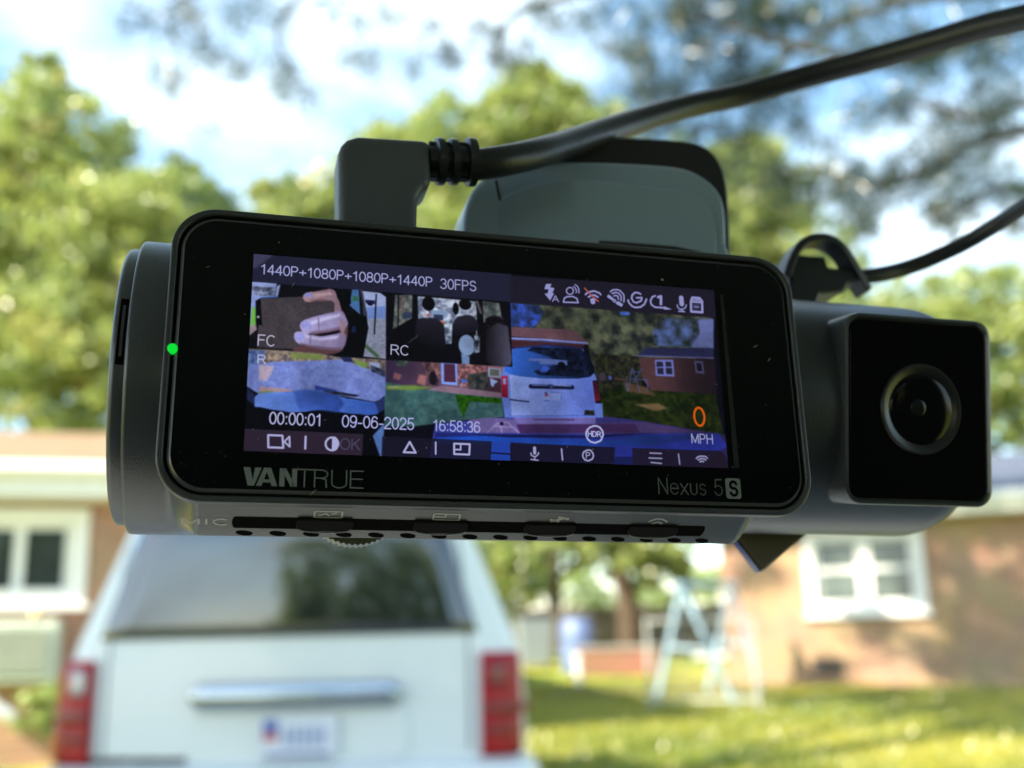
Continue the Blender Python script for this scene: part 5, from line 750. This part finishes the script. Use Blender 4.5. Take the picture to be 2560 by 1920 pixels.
def paint_screen():
    H, Wd = SH * KS, SW * KS
    img = np.zeros((H, Wd, 3), np.float32); img[:] = np.array((12, 12, 26), np.float32)
    def box1(a, r, ax):
        r = int(r)
        if r < 1: return a
        p = np.concatenate([np.repeat(np.take(a, [0], ax), r + 1, ax), a, np.repeat(np.take(a, [-1], ax), r, ax)], ax)
        c = np.cumsum(p, ax); n = a.shape[ax]
        return (np.take(c, range(2 * r + 1, 2 * r + 1 + n), ax) - np.take(c, range(0, n), ax)) / (2 * r + 1)
    def region(pts, pad):
        a = np.array(pts, float) * KS
        x0, y0 = np.floor(a.min(0) - pad).astype(int); x1, y1 = np.ceil(a.max(0) + pad).astype(int) + 1
        return a, max(x0, 0), max(y0, 0), min(x1, Wd), min(y1, H)
    def mask_poly(pts, soft=0):
        r = soft * KS * .10
        a, x0, y0, x1, y1 = region(pts, 3 * r + 2)
        if x1 <= x0 or y1 <= y0: return None
        X, Y = np.meshgrid(np.arange(x0, x1) + .5, np.arange(y0, y1) + .5); m = np.zeros(X.shape, bool)
        n = len(a)
        for i in range(n):
            p, q_ = a[i], a[(i + 1) % n]
            if p[1] == q_[1]: continue
            c = ((p[1] > Y) != (q_[1] > Y)) & (X < (q_[0] - p[0]) * (Y - p[1]) / (q_[1] - p[1]) + p[0]); m ^= c
        m = m.astype(np.float32)
        if r >= 1:
            for _ in range(2): m = box1(box1(m, r, 0), r, 1)
        return m, x0, y0, x1, y1
    def mask_line(pts, w, closed):
        a, x0, y0, x1, y1 = region(pts, w * KS)
        if x1 <= x0 or y1 <= y0: return None
        X, Y = np.meshgrid(np.arange(x0, x1) + .5, np.arange(y0, y1) + .5); d = np.full(X.shape, 1e9)
        n = len(a)
        for i in range(n if closed else n - 1):
            p, q_ = a[i], a[(i + 1) % n]; v = q_ - p; L2 = max(v @ v, 1e-9)
            t_ = np.clip(((X - p[0]) * v[0] + (Y - p[1]) * v[1]) / L2, 0, 1)
            d = np.minimum(d, np.hypot(X - p[0] - t_ * v[0], Y - p[1] - t_ * v[1]))
        return np.clip(w * KS * .5 * .5 + .5 - d, 0, 1).astype(np.float32), x0, y0, x1, y1
    def comp(mk, c, alpha=1.0):
        if mk is None: return
        m, x0, y0, x1, y1 = mk; m = (m * alpha)[..., None]
        img[y0:y1, x0:x1] = img[y0:y1, x0:x1] * (1 - m) + np.asarray(c, np.float32) * m
    def fbm(h, w, cell, k):
        out = np.zeros((h, w), np.float32); amp = 1.0; tot = 0
        for o_ in range(k):
            gh, gw = int(h / cell) + 3, int(w / cell) + 3; g_ = rng.random((gh, gw)).astype(np.float32)
            yy = np.arange(h) / cell; xx = np.arange(w) / cell; yi = yy.astype(int); xi = xx.astype(int)
            fy = (yy - yi)[:, None]; fx = (xx - xi)[None]; fy = fy * fy * (3 - 2 * fy); fx = fx * fx * (3 - 2 * fx)
            A = g_[yi][:, xi]; B_ = g_[yi][:, xi + 1]; C_ = g_[yi + 1][:, xi]; D = g_[yi + 1][:, xi + 1]
            out += amp * ((A * (1 - fx) + B_ * fx) * (1 - fy) + (C_ * (1 - fx) + D * fx) * fy); tot += amp; amp *= .62; cell = max(cell / 2, 2.0)
        o = out / tot; return np.clip((o - .5) * 2.1 + .5, 0, 1)
    soft_done = False
    for it in SCREEN:
        k = it[0]
        if k == 'a' and not soft_done:
            soft_done = True
            for _ in range(2): img[:] = box1(box1(img, 3, 0), 3, 1)
            img *= .90
            for cell, amp in ((200, .10), (60, .04), (14, .025), (5, .02)):
                img[:] = img * (1 + amp * (fbm(H, Wd, cell, 1)[..., None] - .5) * 2)
        if k == 'p': comp(mask_poly(it[2], it[3]), it[1])
        elif k == 'a': comp(mask_poly(it[3], 1), it[1], it[2])
        elif k == 'l': comp(mask_line(it[3], it[2], it[4]), it[1])
        elif k == 'e':
            _, c, cx, cy, rx, ry, soft = it
            comp(mask_poly([(cx + rx * math.cos(a), cy + ry * math.sin(a)) for a in np.linspace(0, 2 * math.pi, 26, endpoint=False)], soft), c)
        elif k == 'g':
            mk = mask_poly(it[3], it[5])
            if mk is None: continue
            m, x0, y0, x1, y1 = mk; t_ = np.linspace(0, 1, x1 - x0 if it[4] == 'x' else y1 - y0)
            t_ = t_[None, :, None] if it[4] == 'x' else t_[:, None, None]
            comp(mk, np.array(it[1], float) * (1 - t_) + np.array(it[2], float) * t_)
        elif k == 'n':
            mk = mask_poly(it[4], it[5])
            if mk is None: continue
            m, x0, y0, x1, y1 = mk; t_ = fbm(y1 - y0, x1 - x0, it[3] * KS * .8, it[6])[..., None]
            comp(mk, np.array(it[1], float) * (1 - t_) + np.array(it[2], float) * t_)
        elif k == 't':
            _, c, x0, yb, x1, cap, txt = it
            ls, tw = stroke_text(txt)
            acc = None
            for ln in ls: comp(mask_line([(x0 + a * (x1 - x0) / tw, yb - b_ * cap) for a, b_ in ln], max(3.4, cap * .235), 0), c)
    s_ = img.reshape(SH * 2, KS // 2, SW * 2, KS // 2, 3).mean((1, 3))
    s_ = (box1(box1(s_, 1, 0), 1, 1) + s_) / 2
    s_ += rng.normal(0, 1.2, s_.shape[:2])[..., None]
    s_ = np.clip(s_, 0, 255) / 255
    lin = np.where(s_ <= .04045, s_ / 12.92, ((s_ + .055) / 1.055) ** 2.4)
    out = np.ones((SH * 2, SW * 2, 4), np.float32); out[..., :3] = lin[::-1]
    im = bpy.data.images.new('screen_picture', SW * 2, SH * 2, float_buffer=True); im.colorspace_settings.name = 'Linear Rec.709' if 'Linear Rec.709' in [i.identifier for i in type(im.colorspace_settings).bl_rna.properties['name'].enum_items] else im.colorspace_settings.name
    im.pixels.foreach_set(out.ravel()); im.update(); im.pack()
    return im
M_lcd = bpy.data.materials.new('lit_screen'); M_lcd.use_nodes = True; nt = M_lcd.node_tree; bb_ = nt.nodes['Principled BSDF']
bb_.inputs['Specular IOR Level'].default_value = .32; bb_.inputs['Base Color'].default_value = (.0018, .0025, .0035, 1); bb_.inputs['Roughness'].default_value = .04
ti = nt.nodes.new('ShaderNodeTexImage'); ti.image = paint_screen(); ti.interpolation = 'Cubic'; ti.extension = 'EXTEND'
nt.links.new(ti.outputs['Color'], bb_.inputs['Emission Color']); bb_.inputs['Emission Strength'].default_value = 0.88 / 2 ** EXPOSURE
me = bpy.data.meshes.new('display'); x0, x1, z1, z0 = -.0375, .0375, .01607, -.01433
me.from_pydata([(x0, .00008, z0), (x1, .00008, z0), (x1, .00008, z1), (x0, .00008, z1)], [], [(0, 1, 2, 3)])
uv = me.uv_layers.new(name='uv'); uv.data.foreach_set('uv', [0, 0, 1, 0, 1, 1, 0, 1]); me.materials.append(M_lcd)
o = bpy.data.objects.new('display', me); col.objects.link(o); o.parent = dc

def strokes(name, lines, w, m, parent=dc, y=.06):
    mb = MB(MM)
    for ln in lines:
        for a, b_ in zip(ln, ln[1:]):
            a, b_ = np.array(a, float), np.array(b_, float); d_ = (b_ - a) / np.linalg.norm(b_ - a); nn = np.array((-d_[1], d_[0])) * w / 2; a = a - d_ * w / 2; b_ = b_ + d_ * w / 2
            mb.add([(p[0], y, p[1]) for p in (a + nn, a - nn, b_ - nn, b_ + nn)], [(0, 1, 2, 3)])
    return mb.build(name, m, parent, smooth=False)
def poly_print(name, polys, m, y=.06, parent=dc):
    mb = MB(MM)
    for p in polys: mb.add([(a, y, b_) for a, b_ in p], [tuple(range(len(p)))])
    return mb.build(name, m, parent, smooth=False)
poly_print('painted_streak', [[(38.6, 15.4), (39.1, 15.4), (39.4, -14.2), (38.5, -14.2)]], mat('streak_grey', (.018, .021, .018), .3, .5))  # light streak on the glass beside the display, laid on as grey colour
lx, lz, lh = -37.4, -19.25, 2.62
def LG(x, z): return (lx + x * 16.9, lz + z * lh)
poly_print('logo_bold', [
 [LG(0, 1), LG(.055, 1), LG(.080, .30), LG(.072, 0), LG(.040, 0)], [LG(.080, .30), LG(.095, 1), LG(.148, 1), LG(.092, 0), LG(.072, 0)],
 [LG(.107, 0), LG(.153, 0), LG(.193, .78), LG(.203, 1), LG(.168, 1)], [LG(.193, .78), LG(.236, 0), LG(.283, 0), LG(.226, 1), LG(.203, 1)], [LG(.160, .19), LG(.228, .19), LG(.220, .36), LG(.168, .36)],
 [LG(.298, 0), LG(.340, 0), LG(.340, 1), LG(.298, 1)], [LG(.312, 1), LG(.350, 1), LG(.432, 0), LG(.392, 0)], [LG(.402, 0), LG(.443, 0), LG(.443, 1), LG(.402, 1)]], M_print)
arcR = [LG(.648 + .050 * math.sin(R(a)), .745 + .225 * math.cos(R(a))) for a in range(0, 181, 20)]
arcU = [LG(.735 + .062 - .062 * math.cos(R(a)), .26 - .25 * math.sin(R(a))) for a in range(0, 181, 20)]
strokes('logo_thin', [[LG(.443, .97), LG(.648, .97)], [LG(.505, .97), LG(.505, .02)], [LG(.590, .97), LG(.590, .02)], [LG(.590, .52), LG(.648, .52)], arcR, [LG(.640, .52), LG(.685, .44), LG(.690, .02)],
 [LG(.735, .97), LG(.735, .26)] + arcU + [LG(.859, .97)], [LG(1.0, .97), LG(.893, .97), LG(.893, .03), LG(1.0, .03)], [LG(.893, .52), LG(.99, .52)]], .17, M_print)
ls_, tw_ = stroke_text('Nexus 5', .13)
strokes('model_text', [[(25.3 + a * 10.9 / tw_, -18.75 + b_ * 2.5) for a, b_ in ln] for ln in ls_], .19, M_printd)
poly_print('model_badge', [rrect(36.75, 39.35, -19.25, -15.95, .45, 4)], M_print)
ls_, tw_ = stroke_text('S')
strokes('model_badge_letter', [[(37.45 + a * 1.3 / tw_, -18.7 + b_ * 2.2) for a, b_ in ln] for ln in ls_], .42, M_hole, y=.03)
# ---- dust on the glass
ds = MB(MM); nd = 260
for i in range(nd):
    x = rng.uniform(X0 + 3, X1 - 3); z = rng.uniform(Z0 + 2.4, Z1 - 2.4)
    if rng.random() < .55: z = Z0 + 2.4 + abs(rng.normal(0, 5))
    a = rng.uniform(0, math.pi); r1 = rng.lognormal(-3.2, .55); r2 = r1 * rng.uniform(.3, 1)
    ca, sa = math.cos(a), math.sin(a)
    ds.add([(x + ca * r1 * u - sa * r2 * v_, .03 - (.02 if u == 0 else 0), z + sa * r1 * u + ca * r2 * v_) for u, v_ in ((1, 0), (0, 1), (-1, 0), (0, -1))], [(0, 1, 2, 3)])
for x, z, l_, a in ((-27.6, -20.0, .75, 45), (44.2, 6.6, .6, 30), (-31.5, 11.6, .5, 60), (-44, 13.4, .4, 20), (46.5, 4.4, .5, 50)):
    ca, sa = math.cos(R(a)) * l_, math.sin(R(a)) * l_; ds.add([(x - ca, .03, z - sa), (x + sa * .12, .02, z - ca * .12), (x + ca, .03, z + sa), (x - sa * .12, .02, z + ca * .12)], [(0, 1, 2, 3)])
tag(ds.build('dust', mat('dust', (.30, .30, .28), .9), dc, smooth=False), None, None, None, 'stuff')
# ---- green indicator light
q = MB(MM); q.lathe([(-.15, .55), (-.1, .72), (.6, .75)], (-48.15, 0, .4), 'y', 20); q.build('indicator_light', mat('green_light', (0, .1, .01), .4, emit=(0.0, 1.0, .05), estr=0.24), dc)

# ---- body: a drum with a lower lip that carries the buttons
YC, ZC, RD = 26.0, 1.8, 24.0
lip = [(2.2, -21.3), (8.6, -25.1), (26, ZC - RD + .1)]
angs = np.linspace(0, 2 * math.pi, 144, endpoint=False)
def drum_r(th, k):
    if k <= 0: return RD
    best = RD; c, s_ = math.cos(th), math.sin(th)
    pts = [(2.2, 20.5), (2.2, -21.3), (8.6, -25.1), (26.0, ZC - RD)]
    for (ay, az), (by, bz) in zip(pts, pts[1:]):
        ay -= YC; by -= YC; az -= ZC; bz -= ZC; dy, dz = by - ay, bz - az; det = c * (-dz) + s_ * dy
        if abs(det) < 1e-9: continue
        t_ = (ay * (-dz) + az * dy) / det; u_ = (c * az - s_ * ay) / det
        if t_ > 0 and -1e-6 <= u_ <= 1 + 1e-6: best = max(best, t_)
    return RD + (best - RD) * k
def smst(t_): t_ = min(1, max(0, t_)); return t_ * t_ * (3 - 2 * t_)
hs = MB(MM); secs = []
xs_ = list(np.linspace(-49, -40, 20)) + list(np.linspace(-30, 36, 10)) + list(np.linspace(38, 50, 20))
for x in xs_:
    k = smst((x + 48.6) / 5.5) if x < 0 else smst((49.5 - x) / 8.5)
    rs = [drum_r(a, k) for a in angs]
    if x > 44: rs = [r_ - (x - 44) * .25 for r_ in rs]
    secs.append([(x, YC + r_ * math.cos(a), ZC + r_ * math.sin(a)) for r_, a in zip(rs, angs)])
hs.loft(secs); hs.build('housing', M_case2, dc, angle=24)
q = MB(MM); q.lathe([(-48.9, 24.0), (-54.2, 24.0), (-54.6, 23.85), (-54.8, 23.5), (-54.8, 20)], (0, YC, ZC), 'x', 96); q.build('end_ring', M_case2, dc, angle=40)
q = MB(MM); q.lathe([(-54.7, 22.6), (-56.2, 22.6), (-56.7, 22.4), (-57.0, 21.9), (-57.2, 18), (-57.2, 0.1)], (0, YC, ZC), 'x', 96); ec = q.build('end_cap', M_case2, dc, angle=40)
sl = MB(MM); secs = []
for a in np.linspace(R(161), R(188), 14): secs.append([(x, YC + r_ * math.cos(a), ZC + r_ * math.sin(a)) for x, r_ in ((-56.15, 22.4), (-56.15, 22.66), (-55.0, 22.66), (-55.0, 22.4))])
sl.loft(secs); sl.build('card_slot', M_hole, ec)
sl = MB(MM); secs = []
for a in np.linspace(R(164), R(185), 14): secs.append([(x, YC + r_ * math.cos(a), ZC + r_ * math.sin(a)) for x, r_ in ((-55.75, 22.5), (-55.75, 22.72), (-55.35, 22.72), (-55.35, 22.5))])
sl.loft(secs); sl.build('slot_door', M_case2, ec)
# lip frame: along x, t down the slope, n outward
LN = Vector((0, -.5105, -.8599)); LD = Vector((0, 6.4, -3.8)) / 7.443
def lipp(x, t_, n_=0.0):
    p = Vector((x, 2.2, -21.3)) + LD * (t_ * 7.443) + LN * n_; return (p.x, p.y, p.z)
def lip_slab(name, outline, n0, n1, m, parent=dc, bevel=0):
    mb = MB(MM); mb.loft([[lipp(x, t_, n0) for x, t_ in outline], [lipp(x, t_, n1) for x, t_ in outline]]); return mb.build(name, m, parent, bevel=bevel)
slot = [(x,   .58 + .34 * z) for x, z in rrect(-38.6, 35.2, -.5, .5, .49, 8)]
lip_slab('button_recess', [(x, t_) for x, t_ in slot], -.6, .04, M_hole)
M_btn = mat('button_rubber', (0.010, 0.010, 0.011), .85, .1); M_brim = mat('button_rim', (.16, .17, .16), .4, .5)
def stadium(cx, ct, w, h): return [(x, ct + (z * h) / 7.443) for x, z in rrect(cx - w / 2, cx + w / 2, -.5, .5, .49, 8)]
for i, cx in enumerate((-25.3, -8.0, 9.2, 26.3)):
    b0 = lip_slab('button', stadium(cx, .575, 8.4, 2.6), 0.0, .5, M_btn, bevel=.0003)
    mb = MB(MM); mb.tube([lipp(cx + 3.9 * math.cos(a), .655 - .11 * math.sin(a), .5) for a in np.linspace(R(185), R(355), 22)], .14, 6); mb.build('button_rim', M_brim, b0)
def lip_strokes(name, lines, w):
    mb = MB(MM)
    for ln in lines:
        for a, b_ in zip(ln, ln[1:]):
            a, b_ = np.array((a[0], a[1] * 7.443)), np.array((b_[0], b_[1] * 7.443)); d_ = (b_ - a) / np.linalg.norm(b_ - a); nn = np.array((-d_[1], d_[0])) * w / 2
            mb.add([lipp(p[0], p[1] / 7.443, .05) for p in (a + nn, a - nn, b_ - nn, b_ + nn)], [(0, 1, 2, 3)])
    return mb.build(name, M_etch, dc, smooth=False)
def bx(cx, w, t0, t1): return [(cx - w / 2, t0), (cx + w / 2, t0), (cx + w / 2, t1), (cx - w / 2, t1), (cx - w / 2, t0)]
lip_strokes('picture_icon', [bx(-25.0, 4.0, .20, .38), [(-26.4, .33), (-25.4, .26), (-24.8, .33)], [(-24.6, .28), (-23.8, .24)]], .28)
lip_strokes('window_icon', [bx(-7.4, 4.0, .20, .38), [(-9.2, .29), (-7.6, .29), (-7.6, .20)]], .28)
lip_strokes('microphone_icon', [[(9.0, .36), (11.2, .24)], [(8.8, .30), (10.4, .36)], [(10.0, .22), (11.8, .27)]], .45)
lip_strokes('wireless_icon', [[(25.0 + 3.2 * i / 6, .30 - .10 * math.sin(math.pi * i / 6)) for i in range(7)], [(25.7 + 1.8 * i / 6, .37 - .06 * math.sin(math.pi * i / 6)) for i in range(7)]], .28)
ls_, tw_ = stroke_text('MIC', .18)
o = lip_strokes('microphone_text', [[(-45.6 + a * 6.6 / tw_, .66 - b_ * .17) for a, b_ in ln] for ln in ls_], .30)
proto = None
for i in range(16):
    x = -36.8 + i * 4.83
    if proto is None:
        mb = MB(MM); mb.loft([[lipp(a * 1.2, .905 + b_ * .072 + a * .02, n_) for a, b_ in [(math.cos(w), math.sin(w)) for w in np.linspace(0, 2 * math.pi, 18, endpoint=False)]] for n_ in (-.3, .05)])
        proto = mb.build('vent_hole', M_hole, dc); vent = proto
    else:
        vent = proto.copy(); col.objects.link(vent); vent.parent = dc
    vent.location = (x * MM, 0, 0)
# knurled wheel under the body
kw = MB(MM); c_ = (-19.548,19,-24.233); rk = 8.6; zc = -16.2
secs = []
for y in (17.5, 20.5):
    secs.append([(c_[0] + (rk + (.18 if k % 2 else -.12)) * math.cos(2 * math.pi * k / 120), y, zc + (rk + (.18 if k % 2 else -.12)) * math.sin(2 * math.pi * k / 120)) for k in range(120)])
kw.loft(secs); kw.build('knurled_wheel', mat('wheel_grey', (.22, .24, .24), .4, .5), dc, smooth=False)
# front lens block showing under the right end
fb = MB(MM); c1, c2, c3 = (56.112,36,-19.956), (60.843,36,-26.2), (71.258,36,-18.767)
p1, p2, p3 = Vector((c1[0], 0, c1[2])), Vector((c2[0], 0, c2[2])), Vector((c3[0], 0, c3[2]))
u_ = (p1 - p2).normalized() * 14; w_ = (p3 - p2).normalized() * 16
fb.loft([[tuple(p + Vector((0, y, 0))) for p in (p2, p2 + w_, p2 + w_ + u_, p2 + u_)] for y in (36, 38.6)]); fbo = fb.build('front_lens_block', mat('block_grey', (.15, .14, .11), .5, .4, bump=.3, bscale=2600), dc, bevel=.0008)
q = MB(MM); nrm = Vector((-w_.z, 0, w_.x)).normalized(); e0 = p2 - w_.normalized() * .35
q.loft([[tuple(p + Vector((0, y, 0))) for p in (e0 + u_ * .02, e0 + u_ * .98, e0 + u_ * .98 + w_.normalized() * .3, e0 + u_ * .02 + w_.normalized() * .3)] for y in (36.3, 38.3)]); q.build('lens_glass', mat('blue_coating', (.01, .03, .16), .1, .8), fbo)
hp = p2 + u_ * .55 + w_ * .42
q = MB(MM); q.box((hp.x, 35.95, hp.z), (2.6, .3, 2.2), Matrix.Rotation(R(35), 3, 'Y')); q.build('hinge_gap', M_hole, fbo)

# ---- right barrel with the swivelling cabin camera
rb = MB(MM); prof = [(43, 22.4)] + [(86 + 10 * math.sin(R(a)), 22.4 - 10 + 10 * math.cos(R(a))) for a in range(0, 91, 9)] + [(96, .1)]
rb.lathe(prof, (0, 26, 2.25), 'x', 96); rb.build('right_barrel', M_case2, dc, angle=30)
cc = bpy.data.objects.new('cabin_camera', None); col.objects.link(cc); bpy.data.objects.remove(cc)
RCM = Matrix.Translation((.07626, .003, -.00213)) @ Matrix.Rotation(.2014, 4, 'X')
cw, ch = 29.2, 33.1
q = MB(MM); q.loft([[(x, y, z) for x, z in rrect(-cw / 2 + i_, cw / 2 - i_, -ch / 2 + i_, ch / 2 - i_, r_, 8)] for y, i_, r_ in ((1.0, .95, 2.3), (.25, .8, 2.5), (0.0, .55, 2.7), (.15, .15, 2.95), (.6, 0, 3.0), (11, 0.2, 3.0))])
cco = q.build('cabin_camera', M_case2, dc, angle=40); cco.matrix_local = RCM
q = MB(MM); q.prism(rrect(-cw / 2 + 1.15, cw / 2 - 1.15, -ch / 2 + 1.15, ch / 2 - 1.15, 2.2, 8), .35, 1.4); M_pod = mat('pod_glass', (0.0045, 0.0055, 0.0065), .10, .26); q.build('camera_glass', M_pod, cco, bevel=.00015)
LX, LZ = 0.35,0.2
q = MB(MM); q.lathe([(.3, 8.0), (.1, 7.98), (-.08, 7.85), (-.10, 7.6), (.12, 6.9), (.34, 6.2)], (LX, 0, LZ), 'y', 64, cap=False); q.build('lens_ring', mat('lens_black', (.012, .014, .016), .30, .6), cco, angle=40)
q = MB(MM); q.lathe([(.36, 6.35)] + [(.34 - .5 * math.sin(R(a)), 6.3 * math.cos(R(a))) for a in range(0, 90, 6)] + [(-.23, .05)], (LX, 0, LZ), 'y', 48); q.build('lens', M_pod, cco, angle=60)
q = MB(MM); q.lathe([(-.13, 1.5), (-.19, 1.3), (-.22, .8), (-.23, .05)], (LX - .7, 0, LZ + .2), 'y', 32); q.build('lens_core', mat('lens_core', (.012, .015, .015), .15, .4), cco)

# ---- windscreen mount behind the camera
def px_prism(name, outline, y0, y1, m, parent, bevel):
    mb = MB(MM); o_ = smooth_path(outline, 5, True)
    mb.loft([[(x, y0, z) for x, z in o_], [(x, y1, z) for x, z in o_]]); return mb.build(name, m, parent, bevel=bevel, seg=4)
def creased(name, outline, y0, y1, xc, kl, kr, m, parent, bevel):
    """a block whose front is folded along a vertical crease at xc"""
    o_ = smooth_path(outline, 5, True); pts = []
    for a, b_ in zip(o_, o_[1:] + o_[:1]):
        pts.append(a)
        if (a[0] - xc) * (b_[0] - xc) < 0: t_ = (xc - a[0]) / (b_[0] - a[0]); pts.append((xc, a[1] + (b_[1] - a[1]) * t_))
    fy = lambda x: y0 + (kl * (xc - x) if x < xc else kr * (x - xc)); n = len(pts)
    mb = MB(MM); mb.add([(x, fy(x), z) for x, z in pts] + [(x, y1, z) for x, z in pts], [(j, (j + 1) % n, n + (j + 1) % n, n + j) for j in range(n)])
    idx = range(n); mb.f.append(tuple(j for j in idx if pts[j][0] <= xc + 1e-6)); mb.f.append(tuple(j for j in idx if pts[j][0] >= xc - 1e-6)); mb.f.append(tuple(range(n, 2 * n)))
    return mb.build(name, m, parent, bevel=bevel, seg=4)
mt = creased('windscreen_mount', [(0.821,18.025),(0.861,27.178),(2.286,34.745),(4.743,39.065),(9.356,42.39),(15.964,44.341),(24.97,45.16),(37.027,45.459),(44.876,45.279),(48.485,43.267),(49.756,39.403),(49.553,33.101),(48.569,21.591)], 19, 31, 19.638, .22, .08, M_mount, dc, .0008)
px_prism('mount_shell', [(-0.69,19.044),(-0.727,31.473),(0.242,39.176),(3.653,44.86),(10.535,48.552),(19.441,49.909),(30.363,50.9),(42.415,51.398),(47.434,50.204),(50.824,47.591),(52.293,43.649),(52.013,35.477),(50.922,22.898)], 22, 33, M_mount, mt, .0012)
px_prism('adhesive_pad', [(8.625,23.513),(6.939,40.011),(7.516,50.429),(10.917,57.014),(16.826,60.154),(28.833,62.071),(42.968,63.23),(51.547,63.323),(55.964,61.388),(58.26,56.012),(58.461,46.801),(57.844,37.728),(56.91,27.118)], 32, 38, M_mountd, mt, .001)
q = MB(MM); mc = [(5.005,42.438),(5.687,38.631)]
q.tube([(mc[0][0], 18.9, mc[0][1]), (mc[1][0], 18.85, mc[1][1])], .28, 6); q.build('mount_seam', M_mountd, mt)
q = MB(MM); mc = [(24.533,32.286),(29.251,32.477),(39.648,32.528),(45.705,31.758),(45.53,30.593),(24.448,30.512)]
q.loft([[(x, 18.9, z) for x, z in mc], [(x, 20, z) for x, z in mc]]); q.build('release_slot', M_mountd, mt)

# ------------------------------------------------------------------ power cable plugged into the top
pc = empty('power_cable', label='thick black power cable with right-angled plug in the top of the dash camera', cat='cable'); pc.matrix_world = DCW
PY = 8.0
def PX(pts): return pts
elbow = [(-24.273,23.083),(-24.666,39.118),(-24.241,40.658),(-23.273,41.899),(-21.488,42.718),(-9.026,43.396),(-8.959,34.626),(-10.255,33.891),(-11.201,32.309),(-11.308,24.276)]
q = MB(MM); q.loft([[(x, PY, z) for x, z in elbow], [(x, PY + 8.5, z) for x, z in elbow]]); q.build('plug', mat('plug_plastic', (.078, .090, .104), .36, .5, bump=.8, bscale=2600), pc, bevel=.0016, seg=4)
rel = [(-8.95,11.5,40.842),(-0.417,11.5,41.66)]
a0, a1 = Vector(rel[0]), Vector(rel[1]); ax = (a1 - a0).normalized(); ln = (a1 - a0).length
def ring(t0, t1, r_, name='strain_relief'):
    mb = MB(MM); mb.tube([a0 + ax * ln * t for t in (t0, t0 + .01, (t0 + t1) / 2, t1 - .01, t1)], [r_ * .93, r_, r_ * 1.02, r_, r_ * .93], 28); return mb.build(name, M_cable, pc, angle=50)
core = MB(MM); core.tube([a0, a1], 2.7, 20); core.build('strain_core', M_cable, pc)
for t0, t1, r_ in ((.16, .32, 4.1), (.44, .60, 4.0), (.80, .98, 4.2)): ring(t0, t1, r_)
for t0 in (.0, .30, .60):
    mb = MB(MM); mb.box(tuple(a0 + ax * ln * (t0 + .11)), (ln * .24, 2.2, 7.0)); mb.build('strain_web', M_cable, pc, bevel=.0004)
path = [(-1.144,11.5,40.953),(4.799,12,42.835),(11.952,16,47.253),(20.891,24,54.697),(30.604,32,62.842),(43.002,40,72.005),(57.549,46,80.824),(72.085,48,86.898),(85.994,44,90.851),(97.12,36,91.636),(106.058,26,90.821),(113.108,15,88.966),(117.488,6,86.19),(120.945,-4,82.729)]
path += [(118, -8, 92), (140, 10, 140), (158, 60, 183)]   # on to the edge of the roof lining
sp = smooth_path(path, 8); q = MB(MM); q.tube(sp, 2.78, 24); q.build('cord', M_cable, pc, angle=80)

# ------------------------------------------------------------------ second cable with its plug and strap loop, right
rc = empty('camera_cable', label='thinner black cable with strap loop entering behind the right end of the dash camera', cat='cable'); rc.matrix_world = DCW
blk = [(72.752,40.744),(75.095,40.579),(80.995,40.535),(81.483,38.163),(84.833,38.072),(89.116,37.496),(88.85,35.432),(85.877,34.826),(84.484,32.879),(78.851,31.898),(77.607,29.27),(71.494,28.82)]
q = MB(MM); q.loft([[(x, 34, z) for x, z in blk], [(x, 42, z) for x, z in blk]]); q.build('plug', M_cable, rc, bevel=.0006)
lpth = [(70.065,34,34.217),(71.369,33.5,37.735),(73.515,33,41.174),(76.723,33,43.027),(80.666,33.5,43.516),(84.125,34,42.001),(86.627,35,39.481),(88.995,36,36.557),(91.213,37,33.878)]
s_ = smooth_path(lpth, 6); q = MB(MM); secs = []
for i, p in enumerate(s_):
    t_ = (Vector(s_[min(i + 1, len(s_) - 1)]) - Vector(s_[max(i - 1, 0)])).normalized(); nn = t_.cross(Vector((0, 1, 0))).normalized()
    p = Vector(p); secs.append([p + nn * .85 + Vector((0, -2.5, 0)), p - nn * .85 + Vector((0, -2.5, 0)), p - nn * .85 + Vector((0, 2.5, 0)), p + nn * .85 + Vector((0, 2.5, 0))])
q.loft(secs); q.build('strap_loop', M_cable, rc, bevel=.0003)
path = [(84.435,38,36.991),(89.425,38,37.959),(95.482,38,39.021),(102.794,38,41.154),(109.946,36,43.81),(115.616,32,46.238),(119.573,26,48.484),(121.422,18,49.762),(122.957,8,50.785)]
path += [(128, 2, 62), (152, 10, 110), (182, 50, 183)]
q = MB(MM); q.tube(smooth_path(path, 8), 1.72, 20); q.build('cord', M_cable, rc, angle=80)
